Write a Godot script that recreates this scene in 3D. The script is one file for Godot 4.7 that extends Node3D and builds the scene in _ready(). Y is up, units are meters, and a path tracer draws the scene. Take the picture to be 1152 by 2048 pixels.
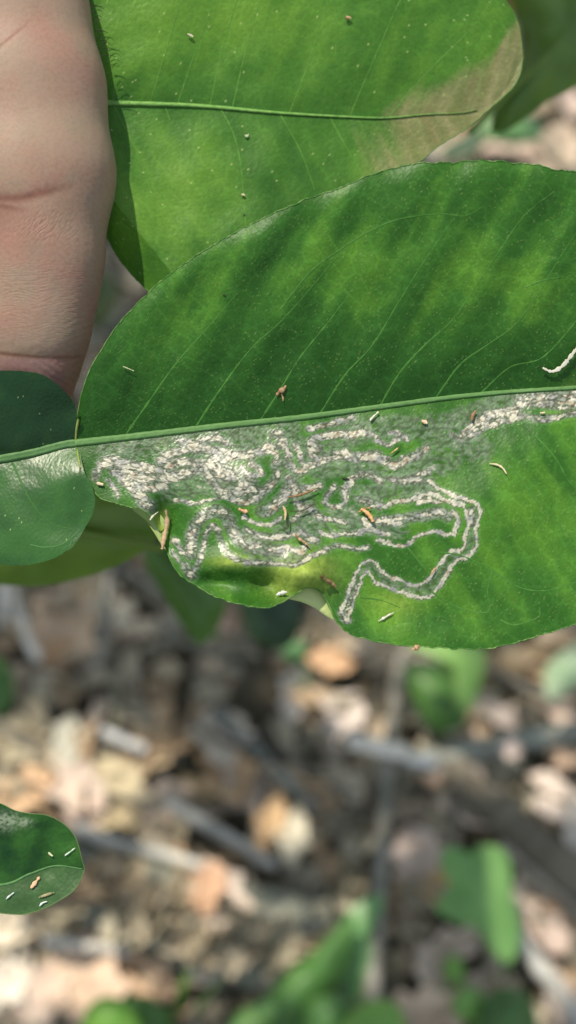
extends Node3D
# A close photograph of mined citrus leaves held between finger and thumb, over shaded leaf litter.

const HALF := 0.42667                 # tangent of half the vertical view
const SUN := Vector3(-0.30, 0.74, 0.60)   # towards the sun, in the axes of the leaf plane (right, up the leaf, out of it)
var eye := Vector3(0, 0.547, 0)
var tilt := Basis(Vector3.RIGHT, deg_to_rad(-62.0))
var rng := RandomNumberGenerator.new()
var nz := FastNoiseLite.new()         # soft
var nf := FastNoiseLite.new()         # fine
var nr := FastNoiseLite.new()         # ridged
var nc := FastNoiseLite.new()         # cells
var ne := FastNoiseLite.new()         # edges between cells, the net of small veins
var taken := {}
var sun_world := Vector3.UP

# ---------------------------------------------------------------- places
func cam(px: float, py: float, d: float) -> Vector3:   # a point at depth d, axes of the leaf plane, origin at the eye
	return Vector3((px - 576.0) / 1024.0 * HALF * d, -(py - 1024.0) / 1024.0 * HALF * d, -d)

func world(v: Vector3) -> Vector3:
	return eye + tilt * v

func ground(px: float, py: float, h := 0.0) -> Vector3:
	var r := tilt * cam(px, py, 1.0)
	return eye + r * ((h - eye.y) / r.y)

func to_pixel(w: Vector3) -> Vector2:
	var v := tilt.inverse() * (w - eye)
	return Vector2(576.0 + v.x / -v.z / HALF * 1024.0, 1024.0 - v.y / -v.z / HALF * 1024.0)

# ---------------------------------------------------------------- naming
func numbered(s: String) -> String:
	if not taken.has(s):
		taken[s] = 0
		return s
	taken[s] += 1
	return "%s_%03d" % [s, taken[s]]

func thing(called: String, label: String, category: String, at: Vector3, basis := Basis.IDENTITY, group := "") -> Node3D:
	var o := Node3D.new()
	o.name = numbered(called)
	add_child(o, true)
	o.transform = Transform3D(basis, at)
	tag(o, label, category, group)
	return o

func tag(o: Node, label: String, category: String, group := "") -> void:
	o.set_meta("label", label)
	o.set_meta("category", category)
	if group:
		o.set_meta("group", group)

func part(called: String, mesh: Mesh, mat: Material, parent: Node) -> MeshInstance3D:
	var o := MeshInstance3D.new()
	var n := 0
	var nm := called
	while parent.has_node(nm):
		n += 1
		nm = "%s_%03d" % [called, n]
	o.name = nm
	o.mesh = mesh
	o.material_override = mat
	parent.add_child(o, true)
	return o

func lone(called: String, mesh: Mesh, mat: Material, label: String, category: String, at: Vector3, basis := Basis.IDENTITY, group := "") -> MeshInstance3D:
	var o := MeshInstance3D.new()
	o.name = numbered(called)
	o.mesh = mesh
	o.material_override = mat
	add_child(o, true)
	o.transform = Transform3D(basis, at)
	tag(o, label, category, group)
	return o

# ---------------------------------------------------------------- materials
func vmat(rough := 0.6, spec := 0.5, back := Color.BLACK) -> StandardMaterial3D:
	var m := StandardMaterial3D.new()
	m.vertex_color_use_as_albedo = true
	m.roughness = rough
	m.metallic_specular = spec
	m.cull_mode = BaseMaterial3D.CULL_DISABLED
	if back != Color.BLACK:
		m.backlight_enabled = true
		m.backlight = back
	return m

func grain(m: StandardMaterial3D, freq: float, cm: float, scale := 100.0, kind := FastNoiseLite.TYPE_SIMPLEX_SMOOTH, seed_ := 3) -> StandardMaterial3D:
	var n := FastNoiseLite.new()
	n.noise_type = kind
	n.frequency = freq
	n.seed = seed_
	n.fractal_octaves = 3
	var t := NoiseTexture2D.new()
	t.width = 256
	t.height = 256
	t.seamless = true
	t.noise = n
	m.heightmap_enabled = true
	m.heightmap_texture = t
	m.heightmap_scale = cm
	m.uv1_triplanar = true
	m.uv1_scale = Vector3.ONE * scale
	return m

# ---------------------------------------------------------------- curves
func curve(pts: PackedVector2Array, x: float) -> float:   # smooth y(x) through points sorted by x
	var n := pts.size()
	if x <= pts[0].x:
		return pts[0].y
	if x >= pts[n - 1].x:
		return pts[n - 1].y
	var i := 0
	while i < n - 2 and pts[i + 1].x < x:
		i += 1
	var a := pts[i]
	var b := pts[i + 1]
	var h := b.x - a.x
	var s := (b.y - a.y) / h
	var ma := s
	var mb := s
	if i > 0:
		var sp := (a.y - pts[i - 1].y) / (a.x - pts[i - 1].x)
		ma = (sp + s) * 0.5 if sp * s > 0.0 else 0.0
		if absf(ma) > 3.0 * absf(s): ma = 3.0 * s
		if absf(ma) > 3.0 * absf(sp): ma = 3.0 * sp
	if i < n - 2:
		var sn := (pts[i + 2].y - b.y) / (pts[i + 2].x - b.x)
		mb = (sn + s) * 0.5 if sn * s > 0.0 else 0.0
		if absf(mb) > 3.0 * absf(s): mb = 3.0 * s
		if absf(mb) > 3.0 * absf(sn): mb = 3.0 * sn
	var t := (x - a.x) / h
	var t2 := t * t
	var t3 := t2 * t
	return (2 * t3 - 3 * t2 + 1) * a.y + (t3 - 2 * t2 + t) * h * ma + (-2 * t3 + 3 * t2) * b.y + (t3 - t2) * h * mb

func smooth_line(pts: PackedVector2Array, step: float, closed := false) -> PackedVector2Array:
	var out := PackedVector2Array()
	var n := pts.size()
	for i in (n if closed else n - 1):
		var p0 := pts[(i - 1 + n) % n] if closed or i > 0 else pts[i] * 2.0 - pts[i + 1]
		var p1 := pts[i]
		var p2 := pts[(i + 1) % n]
		var p3 := pts[(i + 2) % n] if closed or i < n - 2 else p2 * 2.0 - p1
		var k := maxi(1, int(p1.distance_to(p2) / step))
		for j in k:
			out.append(p1.cubic_interpolate(p2, p0, p3, float(j) / k))
	if not closed:
		out.append(pts[n - 1])
	return out

func gauss(px: float, py: float, cx: float, cy: float, rx: float, ry: float) -> float:
	var a := (px - cx) / rx
	var b := (py - cy) / ry
	var q := a * a + b * b
	return exp(-q) if q < 9.0 else 0.0

func v2(a: Array) -> PackedVector2Array:
	var o := PackedVector2Array()
	for i in a.size() / 2:
		o.append(Vector2(a[2 * i], a[2 * i + 1]))
	return o

# ---------------------------------------------------------------- meshes
func mesh_of(pos: PackedVector3Array, nor: PackedVector3Array, col: PackedColorArray, idx: PackedInt32Array, uv := PackedVector2Array()) -> ArrayMesh:
	var a := []
	a.resize(Mesh.ARRAY_MAX)
	a[Mesh.ARRAY_VERTEX] = pos
	a[Mesh.ARRAY_NORMAL] = nor
	if col.size():
		a[Mesh.ARRAY_COLOR] = col
	if uv.size():
		a[Mesh.ARRAY_TEX_UV] = uv
	a[Mesh.ARRAY_INDEX] = idx
	var m := ArrayMesh.new()
	m.add_surface_from_arrays(Mesh.PRIMITIVE_TRIANGLES, a)
	return m

func grid_normals(pos: PackedVector3Array, w: int, h: int) -> PackedVector3Array:   # index = j * w + i, i across (right), j downwards
	var nor := PackedVector3Array()
	nor.resize(pos.size())
	for j in h:
		for i in w:
			var a := pos[j * w + mini(i + 1, w - 1)] - pos[j * w + maxi(i - 1, 0)]
			var b := pos[mini(j + 1, h - 1) * w + i] - pos[maxi(j - 1, 0) * w + i]
			var n := b.cross(a)
			nor[j * w + i] = n.normalized() if n.length_squared() > 1e-20 else Vector3(0, 0, 1)
	return nor

func grid_index(w: int, h: int) -> PackedInt32Array:
	var idx := PackedInt32Array()
	for j in h - 1:
		for i in w - 1:
			var a := j * w + i
			idx.append_array([a, a + 1, a + w, a + 1, a + w + 1, a + w])
	return idx

func tube(pts: PackedVector3Array, radii: PackedFloat32Array, sides: int, col: Array, flat := 1.0, up := Vector3(0, 0, 1), caps := true) -> ArrayMesh:
	var n := pts.size()
	var pos := PackedVector3Array()
	var nor := PackedVector3Array()
	var cols := PackedColorArray()
	for i in n:
		var t := (pts[mini(i + 1, n - 1)] - pts[maxi(i - 1, 0)]).normalized()
		var s := t.cross(up).normalized()
		if s.length() < 0.5: s = t.cross(Vector3(0.3, 1, 0.2)).normalized()
		var u := s.cross(t).normalized()
		for k in sides:
			var a := TAU * k / sides
			var dir := s * cos(a) + u * sin(a) * flat
			pos.append(pts[i] + dir * radii[i])
			nor.append((s * cos(a) * flat + u * sin(a)).normalized())
			cols.append(col[mini(i, col.size() - 1)])
	var idx := PackedInt32Array()
	for i in n - 1:
		for k in sides:
			var a := i * sides + k
			var b := i * sides + (k + 1) % sides
			idx.append_array([a, b, a + sides, b, b + sides, a + sides])
	if caps:
		for e in [0, n - 1]:
			var c := pos.size()
			var t: Vector3 = (pts[0] - pts[1]).normalized() if e == 0 else (pts[n - 1] - pts[n - 2]).normalized()
			pos.append(pts[e] + t * radii[e] * 0.4)
			nor.append(t)
			cols.append(col[mini(e, col.size() - 1)])
			for k in sides:
				var a: int = e * sides + k
				var b: int = e * sides + (k + 1) % sides
				if e == 0: idx.append_array([c, b, a])
				else: idx.append_array([c, a, b])
	return mesh_of(pos, nor, cols, idx)

# a flap of leaf filled from its outline by rings, bowed in depth; corners in pixels
func flap(outline: PackedVector2Array, d: float, bow: float, slope: Vector2, c0: Color, c1: Color, base: Vector3, rings := 8, ripple := 0.0) -> ArrayMesh:
	var o := smooth_line(outline, 14.0, true)
	var mid := Vector2.ZERO
	for p in o: mid += p
	mid /= o.size()
	var n := o.size()
	var pos := PackedVector3Array()
	var cols := PackedColorArray()
	var idx := PackedInt32Array()
	for k in rings + 1:
		var f := float(k) / rings
		for i in n:
			var p := mid.lerp(o[i], f)
			var q := (p - mid) / 16000.0
			var dd := d + bow * f * f + q.dot(slope) + ripple * nz.get_noise_2d(p.x * 1.3, p.y * 1.3)
			pos.append(cam(p.x, p.y, dd) - base)
			var t := clampf(0.5 + 0.9 * nz.get_noise_2d(p.x * 1.6 + 400.0, p.y * 1.6), 0.0, 1.0)
			cols.append(c0.lerp(c1, t))
	for k in rings:
		for i in n:
			var a := k * n + i
			var b := k * n + (i + 1) % n
			if k > 0:
				idx.append_array([a, b, a + n])
			idx.append_array([b, b + n, a + n])
	var st := SurfaceTool.new()
	st.create_from(mesh_of(pos, pos, cols, idx), 0)
	st.generate_normals()
	return st.commit()

# ribbon that stands proud of a leaf: half round, from a centre line in pixels; zf gives the depth of the leaf below
func rib(line: PackedVector2Array, w0: float, w1: float, rise: float, zf: Callable, c0: Color, c1: Color, base: Vector3, lumps := 0.15) -> ArrayMesh:
	var l := smooth_line(line, 5.0)
	var pos := PackedVector3Array()
	var cols := PackedColorArray()
	var n := l.size()
	var m := 7
	for i in n:
		var t := (l[mini(i + 1, n - 1)] - l[maxi(i - 1, 0)]).normalized()
		var s := Vector2(-t.y, t.x)
		var f := float(i) / (n - 1)
		var w := lerpf(w0, w1, f) * (1.0 + lumps * nf.get_noise_2d(l[i].x * 0.8, l[i].y * 0.8))
		for k in m:
			var a := lerpf(-1.0, 1.0, float(k) / (m - 1))
			var p := l[i] + s * a * w
			var d: float = zf.call(p.x, p.y)
			pos.append(cam(p.x, p.y, d - rise * (sqrt(maxf(0.0, 1.0 - a * a)) - 0.12) * lerpf(1.0, 0.6, f)) - base)
			cols.append(c0.lerp(c1, clampf(0.5 + 0.8 * nf.get_noise_2d(p.x * 1.2, p.y * 2.0), 0.0, 1.0)))
	var idx := PackedInt32Array()
	for i in n - 1:
		for k in m - 1:
			var a := i * m + k
			idx.append_array([a, a + m, a + 1, a + 1, a + m, a + m + 1])
	var st := SurfaceTool.new()
	st.create_from(mesh_of(pos, pos, cols, idx), 0)
	st.generate_normals()
	return st.commit()

# ---------------------------------------------------------------- the mined leaf
const HERO_UP: Array[Vector2] = [Vector2(152, 862), Vector2(154, 838), Vector2(158, 812), Vector2(168, 772), Vector2(182, 735), Vector2(205, 695), Vector2(240, 645), Vector2(300, 582), Vector2(350, 541), Vector2(400, 506), Vector2(450, 476), Vector2(500, 449), Vector2(560, 420), Vector2(620, 396), Vector2(680, 375), Vector2(740, 350), Vector2(800, 333), Vector2(850, 325), Vector2(900, 326), Vector2(960, 321), Vector2(1020, 325), Vector2(1080, 331), Vector2(1120, 341), Vector2(1160, 344), Vector2(1300, 368), Vector2(1500, 470), Vector2(1640, 600), Vector2(1720, 742)]
const HERO_MID: Array[Vector2] = [Vector2(152, 886), Vector2(300, 869), Vector2(450, 851), Vector2(600, 835), Vector2(750, 815), Vector2(900, 795), Vector2(1000, 785), Vector2(1152, 775), Vector2(1400, 758), Vector2(1720, 750)]
const HERO_LOW: Array[Vector2] = [Vector2(152, 896), Vector2(155, 915), Vector2(163, 938), Vector2(178, 967), Vector2(195, 990), Vector2(240, 1009), Vector2(298, 1028), Vector2(318, 1060), Vector2(335, 1106), Vector2(350, 1138), Vector2(385, 1166), Vector2(430, 1192), Vector2(480, 1208), Vector2(530, 1215), Vector2(560, 1206), Vector2(590, 1188), Vector2(620, 1175), Vector2(645, 1188), Vector2(660, 1214), Vector2(672, 1240), Vector2(692, 1262), Vector2(740, 1280), Vector2(800, 1290), Vector2(860, 1294), Vector2(920, 1298), Vector2(980, 1296), Vector2(1040, 1282), Vector2(1100, 1264), Vector2(1152, 1248), Vector2(1300, 1190), Vector2(1500, 1050), Vector2(1640, 900), Vector2(1720, 756)]
var hero_up := PackedVector2Array(HERO_UP)
var hero_mid := PackedVector2Array(HERO_MID)
var hero_low := PackedVector2Array(HERO_LOW)

const MX := 146.0
const MY := 756.0
const MW := 540
const MH := 268
var f_crust := PackedFloat32Array()
var f_film := PackedFloat32Array()
var f_thin := PackedFloat32Array()
var f_group := PackedByteArray()

func hero_depth(px: float, py: float) -> float:
	var m := curve(hero_mid, px)
	var u := absf(py - m) / 16000.0
	var z := 0.0
	if py < m:
		z = 0.27 * u - 2.2 * u * u
		var e := (py - curve(hero_up, px)) / 45.0
		if e < 1.0: z -= 0.0006 * (1.0 - e) * (1.0 - e)
		z += 0.00017 * sin((px + (py - m) * 0.62) / 21.0 + 0.8 * nz.get_noise_2d(px, py)) * smoothstep(0.0, 0.006, u)
	else:
		z = 0.21 * u - 3.2 * u * u + 0.0006 * (1.0 - exp(-u / 0.005)) * (1.0 - smoothstep(700.0, 1050.0, px) * 0.6)
		z += 0.0011 * gauss(px, py, 470, 1120, 60, 34) - 0.0019 * gauss(px, py, 536, 1172, 40, 26)
		z += 0.0034 * gauss(px, py, 610, 1148, 40, 34) + 0.0024 * gauss(px, py, 490, 1214, 80, 15)
		z -= 0.0022 * gauss(px, py, 330, 1040, 22, 45) + 0.0011 * gauss(px, py, 430, 1165, 50, 18)
		z += 0.0010 * gauss(px, py, 985, 1010, 100, 120) - 0.0009 * gauss(px, py, 800, 1220, 120, 60)
		z += 0.0007 * gauss(px, py, 1080, 900, 90, 70) + 0.0006 * gauss(px, py, 500, 960, 60, 40) + 0.0006 * gauss(px, py, 410, 1040, 30, 30)
	z += 0.00055 * nz.get_noise_2d(px * 0.55, py * 0.55)
	return 0.149 - z

func stroke(kind: int, group: int, w: float, line: Array) -> void:
	w *= (0.62 if group == 9 else 0.70 if group == 8 or group == 5 else 0.78) if kind == 0 else 0.9
	var l := smooth_line(v2(line), 6.0)
	for i in l.size() - 1:
		var a := l[i]
		var b := l[i + 1]
		var ab := b - a
		var l2 := maxf(ab.length_squared(), 0.01)
		var r := w * 1.95
		for j in range(maxi(0, int((minf(a.y, b.y) - r - MY) / 2.0)), mini(MH - 1, int((maxf(a.y, b.y) + r - MY) / 2.0) + 1)):
			for k in range(maxi(0, int((minf(a.x, b.x) - r - MX) / 2.0)), mini(MW - 1, int((maxf(a.x, b.x) + r - MX) / 2.0) + 1)):
				var p := Vector2(MX + k * 2.0, MY + j * 2.0)
				var h := clampf((p - a).dot(ab) / l2, 0.0, 1.0)
				var f := 1.0 - p.distance_to(a + ab * h) / w
				var at := j * MW + k
				if kind == 0:
					if f > f_crust[at]: f_crust[at] = f
				elif kind == 1:
					if f > f_film[at]: f_film[at] = f
				else:
					if f > f_thin[at]: f_thin[at] = f
				if kind < 2 and f > -0.93 and (f_group[at] == 0 or f > 0.2): f_group[at] = group

func look(f: PackedFloat32Array, px: float, py: float) -> float:
	var x := clampf((px - MX) / 2.0, 0.0, MW - 2.0)
	var y := clampf((py - MY) / 2.0, 0.0, MH - 2.0)
	var i := int(x)
	var j := int(y)
	var a := j * MW + i
	x -= i
	y -= j
	return lerpf(lerpf(f[a], f[a + 1], x), lerpf(f[a + MW], f[a + MW + 1], x), y)

func trace_mines() -> void:
	for f in [f_crust, f_film, f_thin]:
		pass
	f_crust.resize(MW * MH); f_crust.fill(-0.95)
	f_film.resize(MW * MH); f_film.fill(-0.95)
	f_thin.resize(MW * MH); f_thin.fill(-0.95)
	f_group.resize(MW * MH); f_group.fill(0)
	# blotch beside the leaf joint
	stroke(0, 1, 13, [212, 926, 250, 930, 290, 937, 325, 946])
	stroke(0, 1, 12, [226, 942, 262, 952, 300, 957, 332, 950])
	stroke(0, 1, 11, [244, 960, 272, 971, 300, 977, 330, 968])
	stroke(0, 1, 15, [282, 962, 280, 988, 288, 1008, 300, 1014])
	stroke(0, 1, 10, [262, 975, 270, 990, 282, 1000])
	stroke(0, 1, 6, [214, 958, 228, 974, 236, 990])
	stroke(1, 1, 9, [202, 930, 194, 946, 190, 955])
	stroke(1, 1, 11, [340, 952, 380, 946, 420, 932])
	stroke(0, 1, 10, [322, 960, 345, 958, 365, 950])
	# upper band along the midrib
	stroke(0, 2, 11, [322, 922, 345, 907, 375, 897, 402, 896, 430, 902, 455, 907])
	stroke(0, 2, 10, [318, 938, 350, 926, 380, 924, 410, 928, 432, 918])
	stroke(0, 2, 8, [405, 882, 430, 876, 455, 886])
	stroke(0, 2, 7, [355, 880, 375, 886, 395, 884])
	stroke(0, 2, 9, [450, 921, 470, 911, 500, 909, 530, 901, 552, 894, 566, 884, 560, 870, 545, 868])
	stroke(0, 2, 9, [566, 886, 576, 906, 576, 925, 590, 940, 602, 946])
	stroke(0, 2, 9, [502, 925, 514, 936, 520, 948])
	stroke(0, 2, 6, [535, 890, 552, 905, 560, 920, 574, 935])
	stroke(0, 2, 7, [590, 890, 600, 905, 604, 922, 612, 938])
	stroke(0, 2, 7, [622, 880, 618, 900, 628, 915, 640, 925])
	# crust under the first loop and inner finger
	stroke(0, 3, 9, [408, 940, 428, 968, 450, 985, 472, 1000, 496, 1004, 516, 994])
	stroke(0, 3, 11, [440, 985, 465, 980, 490, 992])
	stroke(1, 3, 19, [436, 942, 468, 955, 500, 976, 508, 990])
	stroke(0, 3, 7, [485, 935, 498, 950, 512, 952])
	stroke(1, 3, 9, [551, 926, 555, 948, 545, 965, 531, 980, 522, 990])
	stroke(1, 3, 12, [524, 1024, 545, 1015, 560, 1000, 575, 984, 582, 965])
	stroke(0, 3, 4.5, [350, 1000, 366, 1001, 386, 1008, 406, 1004, 440, 995, 466, 1001, 490, 1006])
	stroke(0, 3, 7, [575, 955, 586, 970, 592, 990])
	# silver hairpin
	stroke(1, 4, 12, [381, 1108, 383, 1082, 390, 1056, 402, 1036, 421, 1025, 440, 1023, 455, 1035, 463, 1056, 476, 1076, 500, 1091, 530, 1097, 562, 1102])
	stroke(1, 4, 6, [386, 1146, 400, 1120, 407, 1090, 414, 1064, 425, 1052, 436, 1060, 441, 1080, 451, 1100, 465, 1115, 480, 1120, 500, 1126])
	stroke(0, 4, 5, [424, 1054, 434, 1060, 438, 1070])
	stroke(0, 4, 8, [349, 1080, 358, 1092, 365, 1106])
	stroke(1, 4, 9, [372, 1136, 380, 1146, 386, 1152])
	stroke(1, 4, 4, [345, 1105, 356, 1120, 372, 1134])
	# lower line of the long trails
	stroke(1, 5, 5.5, [500, 1126, 540, 1126, 570, 1129, 590, 1130, 610, 1120, 630, 1110, 650, 1100, 670, 1092, 690, 1092, 710, 1098, 736, 1095])
	stroke(0, 5, 5, [598, 1127, 620, 1114, 646, 1102])
	stroke(0, 5, 4, [683, 1090, 700, 1095])
	stroke(0, 5, 9, [558, 1100, 575, 1096, 590, 1101, 604, 1104, 611, 1095])
	stroke(1, 5, 8, [492, 1060, 510, 1069, 540, 1075, 576, 1071, 598, 1068])
	stroke(0, 5, 6, [486, 1034, 505, 1044, 530, 1050, 550, 1046, 562, 1036])
	stroke(1, 5, 9, [600, 1060, 614, 1074, 632, 1080])
	stroke(0, 5, 6.5, [640, 1064, 660, 1071, 690, 1068])
	stroke(1, 5, 5, [690, 1068, 706, 1068, 724, 1065])
	stroke(0, 5, 8, [720, 1062, 740, 1058, 760, 1065, 776, 1068])
	stroke(0, 5, 8, [728, 1040, 736, 1052, 740, 1058])
	stroke(0, 5, 5.5, [755, 1081, 775, 1085, 800, 1092, 815, 1090, 825, 1080, 840, 1070, 862, 1064, 876, 1064, 892, 1070, 906, 1068])
	# ring and cream wedge
	stroke(0, 6, 9, [598, 981, 620, 976, 640, 971])
	stroke(0, 6, 6, [648, 1005, 660, 1012, 676, 1015, 690, 1005, 693, 990, 686, 976])
	stroke(0, 6, 7, [668, 972, 656, 990, 649, 1003])
	stroke(0, 6, 7, [652, 1038, 672, 1040, 692, 1045])
	stroke(0, 6, 5, [590, 1000, 600, 1012, 598, 1030, 585, 1040])
	stroke(1, 6, 9, [600, 1010, 622, 1020, 640, 1035])
	stroke(0, 6, 6, [700, 958, 694, 972, 704, 965])
	# rows of white scabs
	stroke(0, 7, 8, [618, 857, 650, 851, 670, 846, 690, 841, 706, 835])
	stroke(0, 7, 9, [628, 876, 664, 870, 690, 869, 705, 871, 716, 865])
	stroke(0, 7, 7, [724, 865, 744, 870, 760, 884, 776, 890, 790, 880, 800, 874, 816, 880])
	stroke(0, 7, 6, [780, 866, 795, 866, 806, 872])
	stroke(0, 7, 9, [624, 888, 630, 896, 638, 898])
	stroke(0, 7, 11, [636, 922, 660, 915, 690, 911, 716, 916, 740, 915, 770, 920, 790, 930, 810, 920, 836, 910, 852, 898])
	stroke(0, 7, 7, [690, 905, 700, 912, 742, 905, 760, 908])
	stroke(0, 7, 8, [602, 946, 618, 930, 636, 928])
	stroke(0, 7, 9, [706, 956, 726, 949, 746, 951, 762, 962])
	stroke(0, 7, 8, [780, 958, 802, 962, 830, 955, 856, 944])
	stroke(1, 7, 9, [815, 960, 845, 958])
	stroke(1, 7, 9, [722, 1000, 738, 1005, 760, 1012])
	# long white trail and the turn at the right
	stroke(0, 8, 7, [745, 1010, 770, 1011, 790, 1003, 820, 1000, 850, 990, 870, 988, 886, 999, 906, 1005, 926, 1010])
	stroke(0, 8, 7, [836, 1005, 860, 1000, 880, 1006])
	stroke(1, 8, 10, [756, 1042, 790, 1040, 820, 1035, 850, 1030, 880, 1025, 896, 1032])
	stroke(0, 8, 6, [768, 1036, 784, 1048, 800, 1046])
	stroke(0, 8, 7, [905, 1022, 914, 1034, 916, 1048, 910, 1060])
	stroke(0, 9, 6.5, [857, 962, 876, 976, 895, 985, 915, 994, 940, 1002, 955, 1010, 961, 1026, 955, 1046, 951, 1062, 954, 1082, 948, 1100, 936, 1114, 916, 1120, 904, 1131, 894, 1150, 880, 1170, 864, 1190, 840, 1196, 815, 1188, 790, 1180, 770, 1172, 754, 1166])
	stroke(0, 9, 5.5, [905, 1003, 928, 1012, 933, 1034, 936, 1050, 931, 1070, 929, 1092, 920, 1101, 905, 1102, 894, 1110, 880, 1126, 866, 1146, 854, 1162, 840, 1171, 820, 1170, 800, 1160, 780, 1155, 765, 1145, 754, 1130, 736, 1121, 722, 1130, 712, 1148, 701, 1174, 691, 1200, 683, 1218])
	stroke(0, 9, 4.5, [748, 1164, 742, 1150, 732, 1142, 724, 1160, 713, 1190, 703, 1216, 696, 1240])
	stroke(1, 9, 9, [684, 1226, 690, 1236, 694, 1240])
	stroke(1, 9, 8, [943, 1020, 942, 1045])
	stroke(1, 9, 3, [716, 1165, 703, 1195, 694, 1220])
	# band near the midrib on the right
	stroke(0, 10, 8, [922, 872, 944, 852, 970, 834, 1000, 824, 1030, 815, 1056, 804])
	stroke(0, 10, 8, [936, 874, 960, 861, 990, 846, 1020, 839, 1050, 833, 1080, 838, 1110, 835, 1130, 830, 1164, 824, 1200, 818])
	stroke(1, 10, 14, [965, 838, 1000, 832, 1030, 826])
	stroke(0, 10, 15, [1068, 800, 1100, 806, 1136, 806, 1190, 800])
	stroke(1, 10, 12, [1040, 802, 1080, 796, 1150, 792, 1200, 786])
	stroke(1, 10, 7, [905, 870, 925, 878, 935, 872])
	# thin glossy film where the larva first fed
	stroke(2, 2, 24, [215, 902, 260, 902, 340, 880, 420, 868, 500, 858, 580, 852])
	stroke(2, 2, 26, [560, 880, 620, 900, 680, 880, 760, 855, 850, 860, 890, 890, 900, 920, 860, 935])
	stroke(2, 3, 26, [340, 985, 380, 975, 420, 965, 440, 950])
	stroke(2, 3, 26, [330, 925, 420, 915, 520, 890, 600, 900, 640, 940])
	stroke(2, 10, 24, [840, 850, 880, 850, 930, 836, 980, 815, 1060, 795, 1180, 790])
	stroke(2, 10, 30, [890, 880, 930, 890, 960, 900])
	stroke(2, 5, 20, [560, 1050, 640, 1050, 720, 1052, 800, 1060])
	stroke(2, 7, 24, [640, 935, 720, 930, 800, 945, 860, 930])
	stroke(2, 6, 22, [580, 960, 610, 1000, 620, 1040, 700, 1030])
	stroke(2, 8, 18, [690, 985, 740, 985, 800, 980, 860, 972])
	stroke(2, 4, 16, [500, 1108, 560, 1118, 600, 1112])
	stroke(2, 9, 11, [945, 1030, 942, 1090, 910, 1112, 878, 1150, 840, 1184, 780, 1165, 736, 1130, 700, 1200])

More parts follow.
